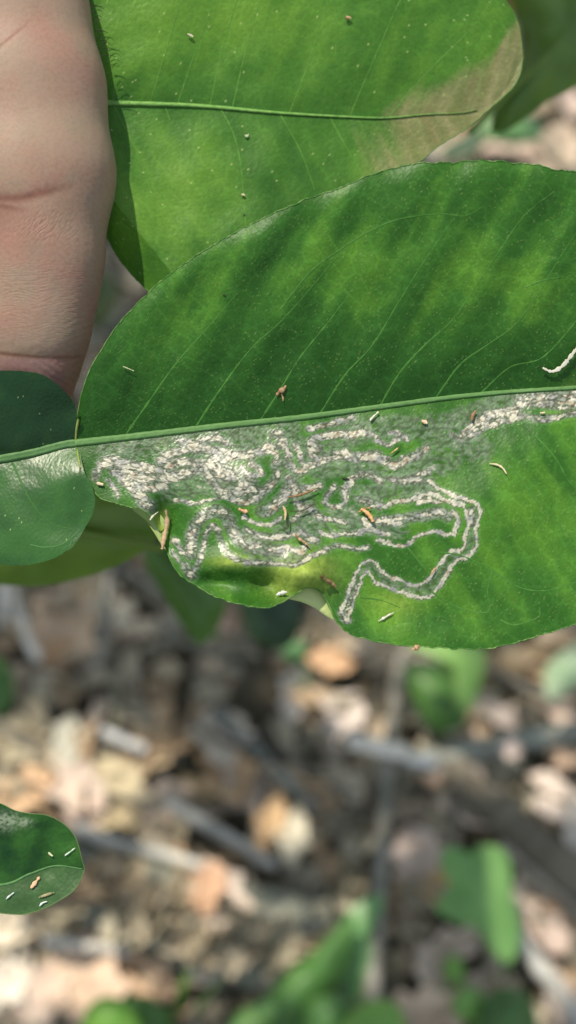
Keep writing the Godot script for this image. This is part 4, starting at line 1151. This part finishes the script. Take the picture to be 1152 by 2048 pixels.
# ---------------------------------------------------------------- the ground and its litter
func stick(called: String, label: String, line: Array, r0: float, r1: float, c0: Color, c1: Color, mat: Material, lift := 0.0, category := "stick") -> void:
	if called != "log":
		r0 *= 0.8
		r1 *= 0.8
	var l := smooth_line(v2(line), 12.0)
	var n := l.size()
	var pts := PackedVector3Array()
	var rad := PackedFloat32Array()
	var cc := []
	var base := ground(l[0].x, l[0].y)
	for i in n:
		var f := float(i) / (n - 1)
		var r := lerpf(r0, r1, f) / 3850.0
		var p := ground(l[i].x, l[i].y, r * 0.8 + lift)
		pts.append(p - base + Vector3(0, 0.002 * nz.get_noise_1d(f * 200.0 + line[0]), 0))
		rad.append(r * (1.0 + 0.14 * nf.get_noise_1d(l[i].x * 0.5 + l[i].y * 0.5)))
		cc.append(c0.lerp(c1, clampf(0.5 + nf.get_noise_2d(l[i].x * 0.4, l[i].y * 0.4) * 1.4, 0.0, 1.0)))
	lone(called, tube(pts, rad, 10, cc, 1.0, Vector3.UP), mat, label, category, base)

func dead_mesh(v: int) -> ArrayMesh:      # a curled dead leaf one unit long, lying in the xz plane
	var r := RandomNumberGenerator.new()
	r.seed = 70 + v
	var w := 9
	var h := 7
	var pos := PackedVector3Array()
	var col := PackedColorArray()
	var curl := r.randf_range(0.4, 1.5)
	var arch := r.randf_range(-0.25, 0.35)
	var twist := r.randf_range(-0.6, 0.6)
	for j in h:
		for i in w:
			var u := i / (w - 1.0)
			var s := j / (h - 1.0) * 2.0 - 1.0
			var half := 0.24 * pow(sin(PI * pow(clampf(u * 0.96 + 0.02, 0.0, 1.0), 0.85)), 0.75) * (1.0 + 0.28 * sin(u * 19.0 + v + s) + 0.15 * sin(u * 41.0 + 2.0 * v))
			var y := s * s * half * curl + arch * sin(u * PI) * 0.4 + twist * s * half * (u - 0.5) + 0.03 * sin(u * 11.0 + s * 4.0 + v)
			pos.append(Vector3(u - 0.5, y, s * half))
			col.append(Color.WHITE * (0.8 + 0.2 * absf(s) + 0.15 * sin(u * 23.0 + v * 2.0) * (1.0 - absf(s))))
	return mesh_of(pos, grid_normals(pos, w, h), col, grid_index(w, h))

func lit_spot(p: Vector2) -> float:
	var a := 0.0
	for s in [[120, 1260, 75, 85], [20, 1230, 60, 70], [150, 1520, 190, 60], [110, 1600, 130, 70], [330, 1560, 90, 50], [60, 1930, 110, 120], [220, 1960, 130, 60], [430, 1790, 90, 50], [480, 1890, 110, 45], [300, 1680, 140, 28], [570, 1665, 50, 55], [440, 1480, 70, 60], [670, 1420, 70, 50], [640, 1310, 60, 32], [790, 1500, 100, 32], [930, 1590, 95, 50], [845, 1715, 65, 65], [1110, 1350, 70, 65], [900, 1330, 100, 75], [1090, 1430, 70, 50], [950, 1480, 60, 30], [975, 1800, 120, 130], [1110, 1640, 50, 75], [1040, 1850, 90, 70], [900, 1960, 110, 90], [1110, 2010, 60, 60], [740, 2000, 110, 55], [730, 1840, 45, 60], [230, 2030, 70, 50], [390, 1920, 60, 110], [870, 2040, 60, 30], [760, 1680, 28, 50], [640, 1880, 70, 30], [1010, 270, 170, 70], [1110, 310, 70, 60], [590, 1300, 30, 28], [510, 2020, 60, 40]]:
		a = maxf(a, gauss(p.x, p.y, s[0], s[1], s[2] * 1.18, s[3] * 1.18))
	return a

func litter(mats: Dictionary) -> void:
	# soil
	var n := 121
	var pos := PackedVector3Array()
	var col := PackedColorArray()
	for j in n:
		for i in n:
			var a := i / (n - 1.0) * 2.0 - 1.0
			var b := j / (n - 1.0) * 2.0 - 1.0
			var x := signf(a) * (absf(a) * 0.5 + pow(absf(a), 5.0) * 29.5)
			var z := -0.33 + signf(b) * (absf(b) * 0.6 + pow(absf(b), 5.0) * 29.4)
			pos.append(Vector3(x, -0.004 + 0.006 * nz.get_noise_2d(x * 3000.0, z * 3000.0), z))
			var t := clampf(0.5 + nz.get_noise_2d(x * 6000.0, z * 6000.0), 0.0, 1.0)
			col.append(Color(0.075, 0.068, 0.048).lerp(Color(0.14, 0.12, 0.085), t))
	var soil := MeshInstance3D.new()
	soil.name = "ground"
	soil.mesh = mesh_of(pos, grid_normals(pos, n, n), col, grid_index(n, n))
	soil.material_override = mats.soil
	soil.set_meta("kind", "structure")
	tag(soil, "dark woodland soil under the leaf litter", "ground")
	add_child(soil, true)
	# the mass of litter
	var meshes: Array[ArrayMesh] = []
	for v in 7: meshes.append(dead_mesh(v))
	var shades := [Color(0.34, 0.25, 0.19), Color(0.22, 0.16, 0.10), Color(0.30, 0.25, 0.20), Color(0.36, 0.20, 0.10), Color(0.17, 0.145, 0.105), Color(0.40, 0.33, 0.26), Color(0.12, 0.10, 0.07), Color(0.25, 0.23, 0.19)]
	var per := 1700
	for v in 4:
		var mm := MultiMesh.new()
		mm.transform_format = MultiMesh.TRANSFORM_3D
		mm.use_colors = true
		mm.mesh = meshes[v]
		mm.instance_count = per
		for k in per:
			var p := Vector3(rng.randf_range(-0.42, 0.42), rng.randf_range(0.0, 0.008), rng.randf_range(-0.95, 0.12))
			if v == 3 and k < 65:     # some has settled on the fallen log
				var f := rng.randf()
				p = ground(lerpf(-60, 650, f), lerpf(1735, 1900, f) + rng.randf_range(-70, 60), 0.031)
			var s := rng.randf_range(0.010, 0.030)
			var bs := Basis.from_euler(Vector3(rng.randf_range(-0.5, 0.5), rng.randf_range(0, TAU), rng.randf_range(-0.5, 0.5))).scaled(Vector3.ONE * s)
			mm.set_instance_transform(k, Transform3D(bs, p))
			mm.set_instance_color(k, shades[rng.randi() % 8].lerp(Color(0.35, 0.325, 0.24), 0.48) * rng.randf_range(0.85, 1.75))
		var o := MultiMeshInstance3D.new()
		o.name = numbered("leaf_litter")
		o.multimesh = mm
		o.material_override = mats.litter
		o.set_meta("kind", "stuff")
		tag(o, ["brown leaf litter covering the ground", "broken tan leaf litter between the sticks", "dark crumbled leaf litter on the soil", "greyish leaf litter scattered over the soil"][v], "leaf litter")
		add_child(o, true)
	# fine broken twigs among the litter
	var tw := MultiMesh.new()
	tw.transform_format = MultiMesh.TRANSFORM_3D
	tw.use_colors = true
	tw.mesh = tube(PackedVector3Array([Vector3(-0.5, 0, 0), Vector3(-0.15, 0.01, 0.02), Vector3(0.2, 0, -0.015), Vector3(0.5, 0.01, 0.01)]), PackedFloat32Array([0.02, 0.024, 0.021, 0.013]), 6, [Color.WHITE], 1.0, Vector3.UP)
	tw.instance_count = 420
	for k in 420:
		var p := Vector3(rng.randf_range(-0.40, 0.40), rng.randf_range(0.004, 0.014), rng.randf_range(-0.95, 0.12))
		var yaw := rng.randfn(-0.55, 0.7)
		tw.set_instance_transform(k, Transform3D(Basis.from_euler(Vector3(0, yaw, rng.randf_range(-0.12, 0.12))).scaled(Vector3.ONE * rng.randf_range(0.025, 0.085)), p))
		tw.set_instance_color(k, Color(0.20, 0.19, 0.16).lerp(Color(0.42, 0.39, 0.34), rng.randf() * rng.randf()) * rng.randf_range(0.7, 1.1))
	var to := MultiMeshInstance3D.new()
	to.name = "twig_litter"
	to.multimesh = tw
	to.material_override = mats.stick
	to.set_meta("kind", "stuff")
	tag(to, "fine broken grey twigs strewn through the leaf litter", "twigs")
	add_child(to, true)
	# litter leaves that can be told apart: label, pixels, length and width in cm, turn, colour, lift
	var pink := Color(0.50, 0.375, 0.31)
	var peach := Color(0.56, 0.36, 0.23)
	var orange := Color(0.44, 0.22, 0.085)
	var cream := Color(0.60, 0.51, 0.40)
	var grey := Color(0.42, 0.38, 0.34)
	var brown := Color(0.25, 0.145, 0.07)
	var tan_ := Color(0.38, 0.29, 0.18)
	for d in [
		["tan curled dead leaf lit by sun under the olive leaf", 125, 1255, 4.6, 4.4, 80, Color(0.54, 0.35, 0.22), 6], ["small pale pink scrap at the upper left of the tan curled leaf", 88, 1207, 1.6, 1.6, 20, cream, 8], ["orange scrap below the tan curled leaf", 130, 1312, 2.6, 1.5, 10, orange, 7], ["grey pink scrap right of the tan curled leaf", 182, 1290, 1.6, 1.4, 70, grey, 5],
		["dim brown dead leaf right of the thin grey twig", 245, 1260, 2.0, 1.8, 60, Color(0.3, 0.2, 0.15), 4], ["small salmon scrap under the lowest point of the leaf", 463, 1245, 1.6, 1.2, 30, Color(0.42, 0.25, 0.18), 8],
		["orange dead leaf under the small bright seedling leaf", 660, 1322, 2.6, 1.6, 170, Color(0.52, 0.27, 0.12), 8], ["pale grey pink dead leaf left of the white broken stick end", 690, 1428, 2.8, 2.2, 60, Color(0.52, 0.44, 0.42), 7], ["grey narrow dead leaf below the small bright seedling leaf", 588, 1390, 3.4, 1.6, 80, Color(0.44, 0.40, 0.38), 5], ["grey pink dead leaf left of the white stick end, lower one", 640, 1480, 2.8, 1.2, 130, grey, 4],
		["twin pale grey scraps under the brown husk on the leaf edge", 838, 1342, 2.2, 1.4, 5, Color(0.5, 0.43, 0.41), 8], ["long pale pink dead leaf below the grey branch", 930, 1592, 5.4, 2.4, 148, Color(0.62, 0.47, 0.40), 9], ["orange end scrap at the top of the long pale pink leaf", 852, 1548, 2.2, 1.4, 145, Color(0.5, 0.28, 0.14), 7],
		["pink rounded dead leaf left of the lobed seedling leaf", 832, 1712, 3.0, 2.8, 100, Color(0.52, 0.38, 0.34), 9], ["orange scrap touching the lobed seedling leaf", 880, 1778, 1.9, 1.6, 0, Color(0.56, 0.32, 0.11), 9], ["brown dead leaf under the orange scrap", 825, 1790, 2.8, 1.8, 20, brown, 4], ["small pink scrap above the lobed seedling leaf", 898, 1675, 1.8, 1.4, 60, pink, 6],
		["cream upright dead leaf in the middle of the litter", 588, 1672, 3.2, 1.5, 80, Color(0.60, 0.55, 0.42), 9], ["orange dead leaf beside the cream upright one", 545, 1645, 3.2, 1.4, 70, Color(0.50, 0.29, 0.12), 7], ["rusty brown dead leaf above the grey stick", 450, 1535, 4.2, 2.6, 120, Color(0.36, 0.19, 0.07), 6], ["grey pink ragged dead leaf above the rusty brown one", 440, 1470, 3.6, 2.8, 100, Color(0.44, 0.37, 0.31), 8],
		["mauve brown dead leaf right of the rusty brown one", 495, 1570, 3.0, 2.2, 50, Color(0.34, 0.26, 0.22), 5], ["long tan straw-like dead leaf left of the rusty one", 235, 1560, 4.6, 1.6, 145, Color(0.46, 0.38, 0.23), 7], ["pink dead leaf above the pale stick on the log", 330, 1600, 3.0, 2.0, 20, Color(0.48, 0.35, 0.28), 6], ["olive brown dead leaf above the pale stick's left end", 205, 1625, 3.8, 2.2, 175, Color(0.34, 0.26, 0.13), 5], ["orange tan dead leaf just above the small left leaf", 45, 1590, 4.0, 2.2, 40, Color(0.58, 0.34, 0.17), 8],
		["pale pink dead leaf right of the orange tan one", 135, 1580, 4.4, 2.4, 150, Color(0.60, 0.47, 0.41), 7], ["small pink dead leaf above the rim of the small left leaf", 165, 1638, 2.4, 1.6, 160, Color(0.58, 0.43, 0.37), 8], ["khaki dead leaf at the left edge in the litter", 40, 1480, 3.6, 2.4, 30, Color(0.42, 0.36, 0.24), 6], ["grey green curled dead leaf left of the pale blunt stick", 135, 1485, 3.0, 1.6, 85, Color(0.42, 0.42, 0.36), 8], ["thin pale dead leaf slanting among the left litter", 90, 1525, 2.6, 1.0, 40, tan_, 7], ["brown dead leaf between the curled grey one and the ragged one", 310, 1500, 3.8, 2.2, 20, Color(0.34, 0.24, 0.13), 4], ["small bright tan scrap above the pale blunt stick", 200, 1425, 2.2, 0.9, 60, Color(0.42, 0.32, 0.25), 6],
		["cream dead leaf at the left edge below the small leaf", 25, 1855, 3.4, 1.8, 15, Color(0.66, 0.58, 0.46), 9], ["tan dead leaf under the small left leaf's rim", 95, 1835, 3.2, 1.6, 20, Color(0.52, 0.38, 0.25), 7], ["white dead leaf at the left edge near the bottom", 20, 1960, 3.4, 2.2, 60, Color(0.66, 0.60, 0.53), 8], ["pink fluted dead leaf in the lower left", 95, 1985, 3.8, 2.2, 70, Color(0.62, 0.46, 0.38), 8], ["broad peach dead leaf in the lower left", 180, 1955, 4.4, 3.4, 110, Color(0.62, 0.43, 0.31), 9], ["orange edged dead leaf with a point toward the log", 275, 1955, 3.8, 2.0, 155, Color(0.55, 0.35, 0.23), 7], ["pink dead leaf at the bottom left corner", 45, 2040, 3.4, 2.2, 30, pink, 6],
		["rusty dead leaf on the right end of the log", 418, 1775, 2.6, 1.6, 75, Color(0.46, 0.22, 0.11), 34], ["pale pink dead leaf hanging over the log's end", 450, 1800, 4.2, 2.4, 120, Color(0.60, 0.49, 0.43), 30], ["cream dead leaf below the one on the log's end", 430, 1865, 3.6, 2.0, 70, Color(0.64, 0.55, 0.46), 22], ["small white dead leaf near the foot of the grass blade", 420, 1935, 2.0, 1.6, 30, Color(0.66, 0.60, 0.54), 14], ["long cream dead leaf right of the log in shade", 555, 1870, 4.6, 1.8, 10, Color(0.58, 0.50, 0.42), 10], ["cream rounded dead leaf right below the long cream one", 530, 1910, 3.0, 1.8, 25, Color(0.60, 0.53, 0.45), 9], ["cream dead leaf left of the pale-tipped blade", 615, 1885, 3.0, 1.4, 170, Color(0.62, 0.53, 0.43), 9],
		["pink round scrap left of the disc of light on the branch", 928, 1452, 2.0, 1.6, 40, Color(0.56, 0.45, 0.42), 9], ["long pink scrap above the grey branch", 985, 1430, 2.8, 1.2, 150, Color(0.54, 0.44, 0.42), 8], ["small round pink scrap lying on the grey branch", 1022, 1500, 1.1, 1.1, 0, Color(0.56, 0.43, 0.40), 22], ["orange scrap at the right edge below the grey branch", 1135, 1522, 1.6, 1.2, 20, Color(0.52, 0.33, 0.22), 10], ["pink dead leaf at the right edge above the grey branch", 1125, 1432, 2.8, 1.4, 150, Color(0.52, 0.38, 0.33), 9], ["pale scrap above the dark log at the right", 1098, 1572, 2.2, 1.2, 150, Color(0.56, 0.45, 0.40), 16], ["second pale scrap lower on the dark log at the right", 1098, 1618, 1.8, 1.2, 145, Color(0.56, 0.45, 0.40), 18], ["white dead leaf at the right edge beside the dark log", 1150, 1650, 3.4, 1.4, 80, Color(0.62, 0.57, 0.54), 10],
		["pale scrap right of the lobed seedling leaf", 1055, 1785, 2.0, 1.6, 30, Color(0.50, 0.40, 0.34), 8], ["brown orange dead leaf right of the lobed leaf", 1110, 1800, 3.8, 2.0, 140, Color(0.42, 0.24, 0.14), 6], ["mauve dead leaf right of the lobed leaf's lower lobe", 1075, 1860, 3.2, 1.8, 140, Color(0.46, 0.34, 0.31), 7], ["orange dead leaf at the right edge above the brown twig", 1140, 1740, 3.0, 1.8, 60, Color(0.50, 0.30, 0.18), 8],
		["pink dead leaf under the lobed leaf's left side", 920, 1885, 3.4, 1.6, 20, Color(0.52, 0.39, 0.34), 7], ["cream pink scrap left of the light green cluster", 862, 1935, 2.2, 1.8, 120, Color(0.58, 0.46, 0.39), 8], ["peach dead leaf cupped at the bottom edge", 862, 2035, 4.2, 2.4, 10, Color(0.58, 0.42, 0.32), 9], ["pale pink dead leaf in the bottom right corner", 1125, 2005, 4.0, 1.8, 115, Color(0.60, 0.49, 0.45), 8], ["tiny pink scrap right of the light green cluster", 992, 1945, 1.2, 1.0, 0, Color(0.5, 0.37, 0.34), 7], ["pink fleck inside the light green cluster", 955, 1968, 1.4, 1.2, 30, Color(0.52, 0.40, 0.34), 7],
		["peach dead leaf glimpsed beyond the tan leaf tip", 900, 312, 3.2, 2.2, 20, Color(0.60, 0.45, 0.33), 8], ["cream dead leaf glimpsed left of the peach one beyond the tip", 868, 305, 2.4, 1.6, 40, Color(0.62, 0.55, 0.42), 9], ["pink dead leaf beyond the green sprig at the right", 1020, 305, 4.0, 2.4, 170, Color(0.58, 0.43, 0.37), 8], ["tan dead leaf at the right edge above the mined leaf", 1115, 300, 4.4, 3.4, 60, Color(0.48, 0.36, 0.28), 8], ["mauve dead leaf at the right edge under the dark corner leaf", 1130, 205, 4.0, 2.2, 100, Color(0.40, 0.30, 0.28), 7], ["brown dead leaf in the gap between thumb and mined leaf", 235, 620, 3.4, 2.2, 30, Color(0.30, 0.20, 0.10), 5], ["tan dead leaf low in the gap beside the thumb", 200, 720, 3.4, 2.0, 60, Color(0.36, 0.25, 0.18), 5], ["pink dead leaf in the far top right corner", 1130, 10, 3.2, 2.0, 40, Color(0.5, 0.38, 0.34), 7]]:
		var p := ground(d[1], d[2], d[7] / 1000.0)
		var v: int = (int(d[1]) * 7 + int(d[2])) % 7
		var bs := Basis(Vector3.UP, deg_to_rad(d[5])) * Basis.from_euler(Vector3(rng.randf_range(-0.15, 0.25), 0, rng.randf_range(-0.15, 0.15))) * Basis.from_scale(Vector3(d[3] * 0.0092, d[3] * 0.006, d[4] * 0.0180))
		var m: StandardMaterial3D = mats.litter.duplicate()
		m.albedo_color = (Color(d[6]).lerp(Color(0.43, 0.395, 0.31), 0.34) * 1.15).linear_to_srgb()
		lone("dead_leaf", meshes[v], m, d[0], "dead leaf", p, bs)
	# sticks
	var g0 := Color(0.20, 0.20, 0.175)
	var g1 := Color(0.30, 0.295, 0.27)
	var w0 := Color(0.50, 0.465, 0.41)
	var w1 := Color(0.66, 0.62, 0.56)
	stick("log", "thick grey green fallen log in the lower left half hidden by leaves", [-120, 1722, 60, 1744, 260, 1806, 480, 1866, 640, 1905], 66, 90, Color(0.17, 0.18, 0.145), Color(0.25, 0.255, 0.215), mats.bark, -0.014, "log")
	stick("stick", "bluish grey stick slanting down from the litter to the log's end", [335, 1602, 420, 1655, 480, 1690, 552, 1735], 15, 12, Color(0.34, 0.335, 0.31), Color(0.44, 0.43, 0.40), mats.stick, 0.010)
	stick("stick", "pale grey stick lying along the top of the log", [150, 1655, 220, 1685, 320, 1708, 445, 1745], 15, 11, Color(0.42, 0.42, 0.39), Color(0.54, 0.53, 0.49), mats.stick, 0.012)
	stick("stick", "short pale grey stick in front of the log at the lower left", [88, 1880, 160, 1888, 215, 1896, 258, 1906], 14, 9, Color(0.48, 0.46, 0.42), w1, mats.stick, 0.016)
	stick("branch", "grey green branch crossing to the right edge", [800, 1528, 900, 1512, 1000, 1490, 1090, 1472, 1200, 1462], 30, 26, g0, Color(0.27, 0.285, 0.25), mats.bark, 0.004)
	stick("stick", "white broken stick end bright in the sun at the branch's tip", [700, 1482, 740, 1490, 780, 1500, 812, 1503], 17, 19, w1, Color(0.72, 0.68, 0.62), mats.stick, 0.022)
	stick("stick", "short white chip right of the broken stick end", [815, 1516, 840, 1520, 870, 1524], 13, 13, w1, Color(0.68, 0.68, 0.70), mats.stick, 0.024)
	stick("twig", "thin grey upright twig running down the middle of the litter", [805, 1300, 790, 1400, 778, 1520, 768, 1640, 760, 1760, 752, 1880, 738, 2060], 13, 17, Color(0.15, 0.148, 0.125), Color(0.22, 0.215, 0.19), mats.stick, 0.020)
	stick("log", "dark brown log slanting down at the right edge", [905, 1535, 1000, 1625, 1080, 1700, 1190, 1790], 34, 44, Color(0.12, 0.105, 0.08), Color(0.18, 0.16, 0.125), mats.bark, 0.0, "log")
	stick("stick", "dark stick slanting left of the white broken end", [430, 1425, 500, 1490, 560, 1550, 632, 1622], 17, 14, Color(0.13, 0.14, 0.125), Color(0.21, 0.22, 0.20), mats.stick, 0.006)
	stick("twig", "thin grey twig standing right of the tan curled leaf", [218, 1140, 212, 1200, 208, 1260, 196, 1330], 10, 8, Color(0.22, 0.22, 0.19), Color(0.28, 0.27, 0.24), mats.stick, 0.012)
	stick("stick", "whitish stick slanting at the left edge under the winged stalk", [20, 1175, 38, 1230, 60, 1290, 78, 1320], 12, 11, w0, w1, mats.stick, 0.012)
	stick("stick", "white stick cut by the left edge beside the slanting one", [2, 1130, 4, 1190, 2, 1250], 13, 10, w0, w1, mats.stick, 0.014)
	stick("stick", "pale blunt stick between the curled grey leaf and the ragged one", [205, 1462, 240, 1478, 290, 1500], 13, 11, Color(0.40, 0.41, 0.41), Color(0.50, 0.50, 0.49), mats.stick, 0.010)
	stick("stick", "grey stick in the bottom right corner", [1030, 1860, 1075, 1930, 1120, 1985, 1170, 2060], 20, 18, Color(0.30, 0.30, 0.28), Color(0.42, 0.42, 0.40), mats.stick, 0.006)
	stick("twig", "brown grey twig slanting right above the orange brown leaf", [1000, 1690, 1060, 1740, 1110, 1785, 1170, 1840], 9, 8, Color(0.26, 0.23, 0.19), Color(0.36, 0.32, 0.27), mats.stick, 0.012)
	stick("twig", "olive dim twig under the dark hanging leaf", [330, 1270, 420, 1300, 520, 1310], 9, 7, Color(0.15, 0.15, 0.11), Color(0.21, 0.2, 0.16), mats.stick, 0.008)
	stick("twig", "short upright olive twig left of the ragged dead leaf", [225, 1340, 232, 1400, 236, 1450], 12, 10, Color(0.16, 0.16, 0.11), Color(0.22, 0.21, 0.15), mats.stick, 0.008)
	stick("branch", "wide brown shaded branch under the leaf at the right edge", [880, 1400, 980, 1360, 1080, 1310, 1200, 1250], 36, 34, Color(0.14, 0.11, 0.07), Color(0.20, 0.16, 0.11), mats.bark, -0.004)
	stick("twig", "dim twig seen in the gap between thumb and mined leaf", [150, 690, 210, 660, 260, 600], 10, 8, Color(0.2, 0.2, 0.17), Color(0.28, 0.28, 0.24), mats.stick, 0.01)

# ---------------------------------------------------------------- the unseen tree, its crown shaped to dapple the ground
func tree(mats: Dictionary) -> void:
	var centre := ground(576, 1100) + sun_world * 1.25
	var foot := Vector3(centre.x - 1.6, 0, centre.z - 0.9)
	var t := thing("tree", "unseen leafy tree leaning overhead, crown shaped to dapple the litter with shade", "tree", foot)
	var leaf := ArrayMesh.new()
	var o := PackedVector3Array()
	for j in 3:
		for i in 5:
			var u := i / 4.0
			var s := j - 1.0
			o.append(Vector3(u - 0.5, 0.12 * absf(s) * sin(u * PI), s * 0.30 * sin(PI * clampf(u * 0.94 + 0.03, 0, 1))))
	leaf = mesh_of(o, grid_normals(o, 5, 3), PackedColorArray(), grid_index(5, 3))
	var list: Array[Transform3D] = []
	for k in 26000:
		var g := Vector3(rng.randf_range(-0.42, 0.42), 0, rng.randf_range(-1.05, 0.10))
		var px := to_pixel(g)
		var l := lit_spot(px)
		var rough := 0.5 + 0.9 * nz.get_noise_2d(px.x * 1.1 + 800.0, px.y * 1.1)
		if l > 0.24 + 0.1 * rough: continue
		if rough > 0.97: continue
		var p := g + sun_world * rng.randf_range(0.9, 1.35)
		var bs := Basis.from_euler(Vector3(rng.randf_range(-0.7, 0.7), rng.randf_range(0, TAU), rng.randf_range(-0.7, 0.7))).scaled(Vector3.ONE * rng.randf_range(0.014, 0.026))
		var v := tilt.inverse() * (p - eye)
		var sn := SUN.normalized()
		v -= sn * ((v.z + 0.15) / sn.z)      # where its shadow falls on the plane of the held leaves
		if absf(v.x) < 0.075 and absf(v.y) < 0.10: continue
		var open := false              # and on the seedlings that stand in sun
		for e in [[905, 1340, 90, 80, 0.5], [960, 1800, 110, 140, 0.49], [1130, 1340, 70, 70, 0.52], [225, 2035, 80, 70, 0.45], [725, 1900, 60, 120, 0.49], [750, 2045, 90, 60, 0.45], [660, 2040, 60, 60, 0.46], [920, 1970, 70, 80, 0.5], [585, 1300, 40, 40, 0.52], [510, 2040, 70, 60, 0.44], [390, 1930, 60, 110, 0.50], [790, 1502, 110, 42, 0.585], [1000, 260, 90, 50, 0.62], [600, 1960, 100, 60, 0.47]]:
			var u: Vector3 = v - sn * ((v.z + e[4]) / sn.z)
			if pow((576.0 + u.x / e[4] / HALF * 1024.0 - e[0]) / e[2], 2) + pow((1024.0 - u.y / e[4] / HALF * 1024.0 - e[1]) / e[3], 2) < 1.0: open = true
		if open: continue
		list.append(Transform3D(bs, p - foot))
	var mm := MultiMesh.new()
	mm.transform_format = MultiMesh.TRANSFORM_3D
	mm.mesh = leaf
	mm.instance_count = list.size()
	for k in list.size(): mm.set_instance_transform(k, list[k])
	var crown := MultiMeshInstance3D.new()
	crown.name = "crown"  # leaves thinned so that chosen patches of litter lie in sun
	crown.multimesh = mm
	crown.material_override = mats.canopy
	crown.set_meta("kind", "stuff")
	t.add_child(crown, true)
	var c := centre - foot
	part("trunk", tube(PackedVector3Array([Vector3.ZERO, Vector3(0.15, 0.5, 0.1), Vector3(0.5, 1.1, 0.3), Vector3(1.0, 1.35, 0.6), c + Vector3(-0.1, 0.25, 0), c + Vector3(0.4, 0.3, 0.2)]), PackedFloat32Array([0.09, 0.07, 0.055, 0.035, 0.02, 0.008]), 10, [Color(0.16, 0.13, 0.1)]), mats.bark, t)

# ---------------------------------------------------------------- everything
func _ready() -> void:
	rng.seed = 11
	sun_world = (tilt * SUN).normalized()
	var cam3 := Camera3D.new()
	cam3.name = "camera"
	var at := CameraAttributesPhysical.new()
	at.frustum_focal_length = 28.125
	at.frustum_focus_distance = 0.150
	at.frustum_near = 0.02
	at.frustum_far = 120.0
	at.exposure_aperture = 8.6
	cam3.fov = rad_to_deg(2.0 * atan(HALF))
	cam3.near = 0.02
	cam3.far = 120.0
	add_child(cam3)
	cam3.transform = Transform3D(tilt, eye)
	cam3.attributes = at
	cam3.current = true
	var env := Environment.new()
	var sky := Sky.new()
	var sm := ProceduralSkyMaterial.new()
	sm.sky_top_color = Color(0.76, 0.81, 0.86)
	sm.sky_horizon_color = Color(0.90, 0.94, 0.90)
	sm.sky_curve = 0.16
	sm.ground_bottom_color = Color(0.22, 0.24, 0.17)
	sm.ground_horizon_color = Color(0.40, 0.42, 0.36)
	sm.sky_energy_multiplier = 1.0
	sky.sky_material = sm
	env.background_mode = Environment.BG_SKY
	env.sky = sky
	env.background_energy_multiplier = 0.92
	env.tonemap_mode = Environment.TONE_MAPPER_LINEAR
	env.tonemap_exposure = 1.22
	env.sdfgi_enabled = true
	env.ssao_enabled = true
	env.ssil_enabled = true
	var we := WorldEnvironment.new()
	we.name = "sky"
	we.environment = env
	add_child(we)
	var sun := DirectionalLight3D.new()
	sun.name = "sun"
	sun.light_energy = 1.6
	sun.light_color = Color(1.0, 0.955, 0.88)
	sun.light_angular_distance = 0.53
	sun.shadow_enabled = true
	add_child(sun)
	sun.basis = Basis.looking_at(-sun_world, Vector3(0.1, 0, 1))

	nz.seed = 5; nz.noise_type = FastNoiseLite.TYPE_SIMPLEX_SMOOTH; nz.frequency = 0.006; nz.fractal_octaves = 3
	nf.seed = 9; nf.noise_type = FastNoiseLite.TYPE_SIMPLEX_SMOOTH; nf.frequency = 0.06; nf.fractal_octaves = 3
	nr.seed = 14; nr.noise_type = FastNoiseLite.TYPE_SIMPLEX_SMOOTH; nr.frequency = 0.045; nr.fractal_type = FastNoiseLite.FRACTAL_RIDGED; nr.fractal_octaves = 2
	nc.seed = 21; nc.noise_type = FastNoiseLite.TYPE_CELLULAR; nc.frequency = 0.075; nc.cellular_return_type = FastNoiseLite.RETURN_DISTANCE; nc.fractal_type = FastNoiseLite.FRACTAL_NONE

	ne.seed = 33; ne.noise_type = FastNoiseLite.TYPE_CELLULAR; ne.frequency = 0.030; ne.cellular_return_type = FastNoiseLite.RETURN_DISTANCE2_SUB; ne.fractal_type = FastNoiseLite.FRACTAL_NONE
	var mats := {}
	mats.leaf = grain(vmat(0.43, 0.30, Color(0.42, 0.60, 0.10)), 0.035, 0.004, 110.0)
	mats.leaf_gloss = grain(vmat(0.34, 0.36, Color(0.12, 0.18, 0.03)), 0.05, 0.002, 130.0)
	mats.leaf_pale = grain(vmat(0.5, 0.4, Color(0.4, 0.5, 0.15)), 0.04, 0.004, 120.0)
	mats.mine = vmat(0.33, 0.38)
	mats.vein = vmat(0.5, 0.25)
	mats.leaf_soft = vmat(0.45, 0.5, Color(0.5, 0.7, 0.15))
	mats.skin = vmat(0.55, 0.4)
	mats.skin.subsurf_scatter_enabled = true
	mats.skin.subsurf_scatter_strength = 0.12
	mats.dry = vmat(0.6, 0.4)
	mats.wet = vmat(0.15, 0.6)
	mats.soil = grain(vmat(0.95, 0.2), 0.03, 0.4, 12.0)
	mats.litter = vmat(0.7, 0.35)
	mats.stick = grain(vmat(0.75, 0.35), 0.03, 0.05, 40.0)
	mats.bark = grain(vmat(0.85, 0.3), 0.03, 0.25, 14.0)
	mats.canopy = StandardMaterial3D.new()
	mats.canopy.albedo_color = Color(0.30, 0.42, 0.18)
	mats.canopy.roughness = 0.5

	litter(mats)
	tree(mats)
	rear(mats)
	hero(mats)
	small(mats)
	carrying_twig(mats)
	hand(mats)
	greenery(mats)
	bits(mats)
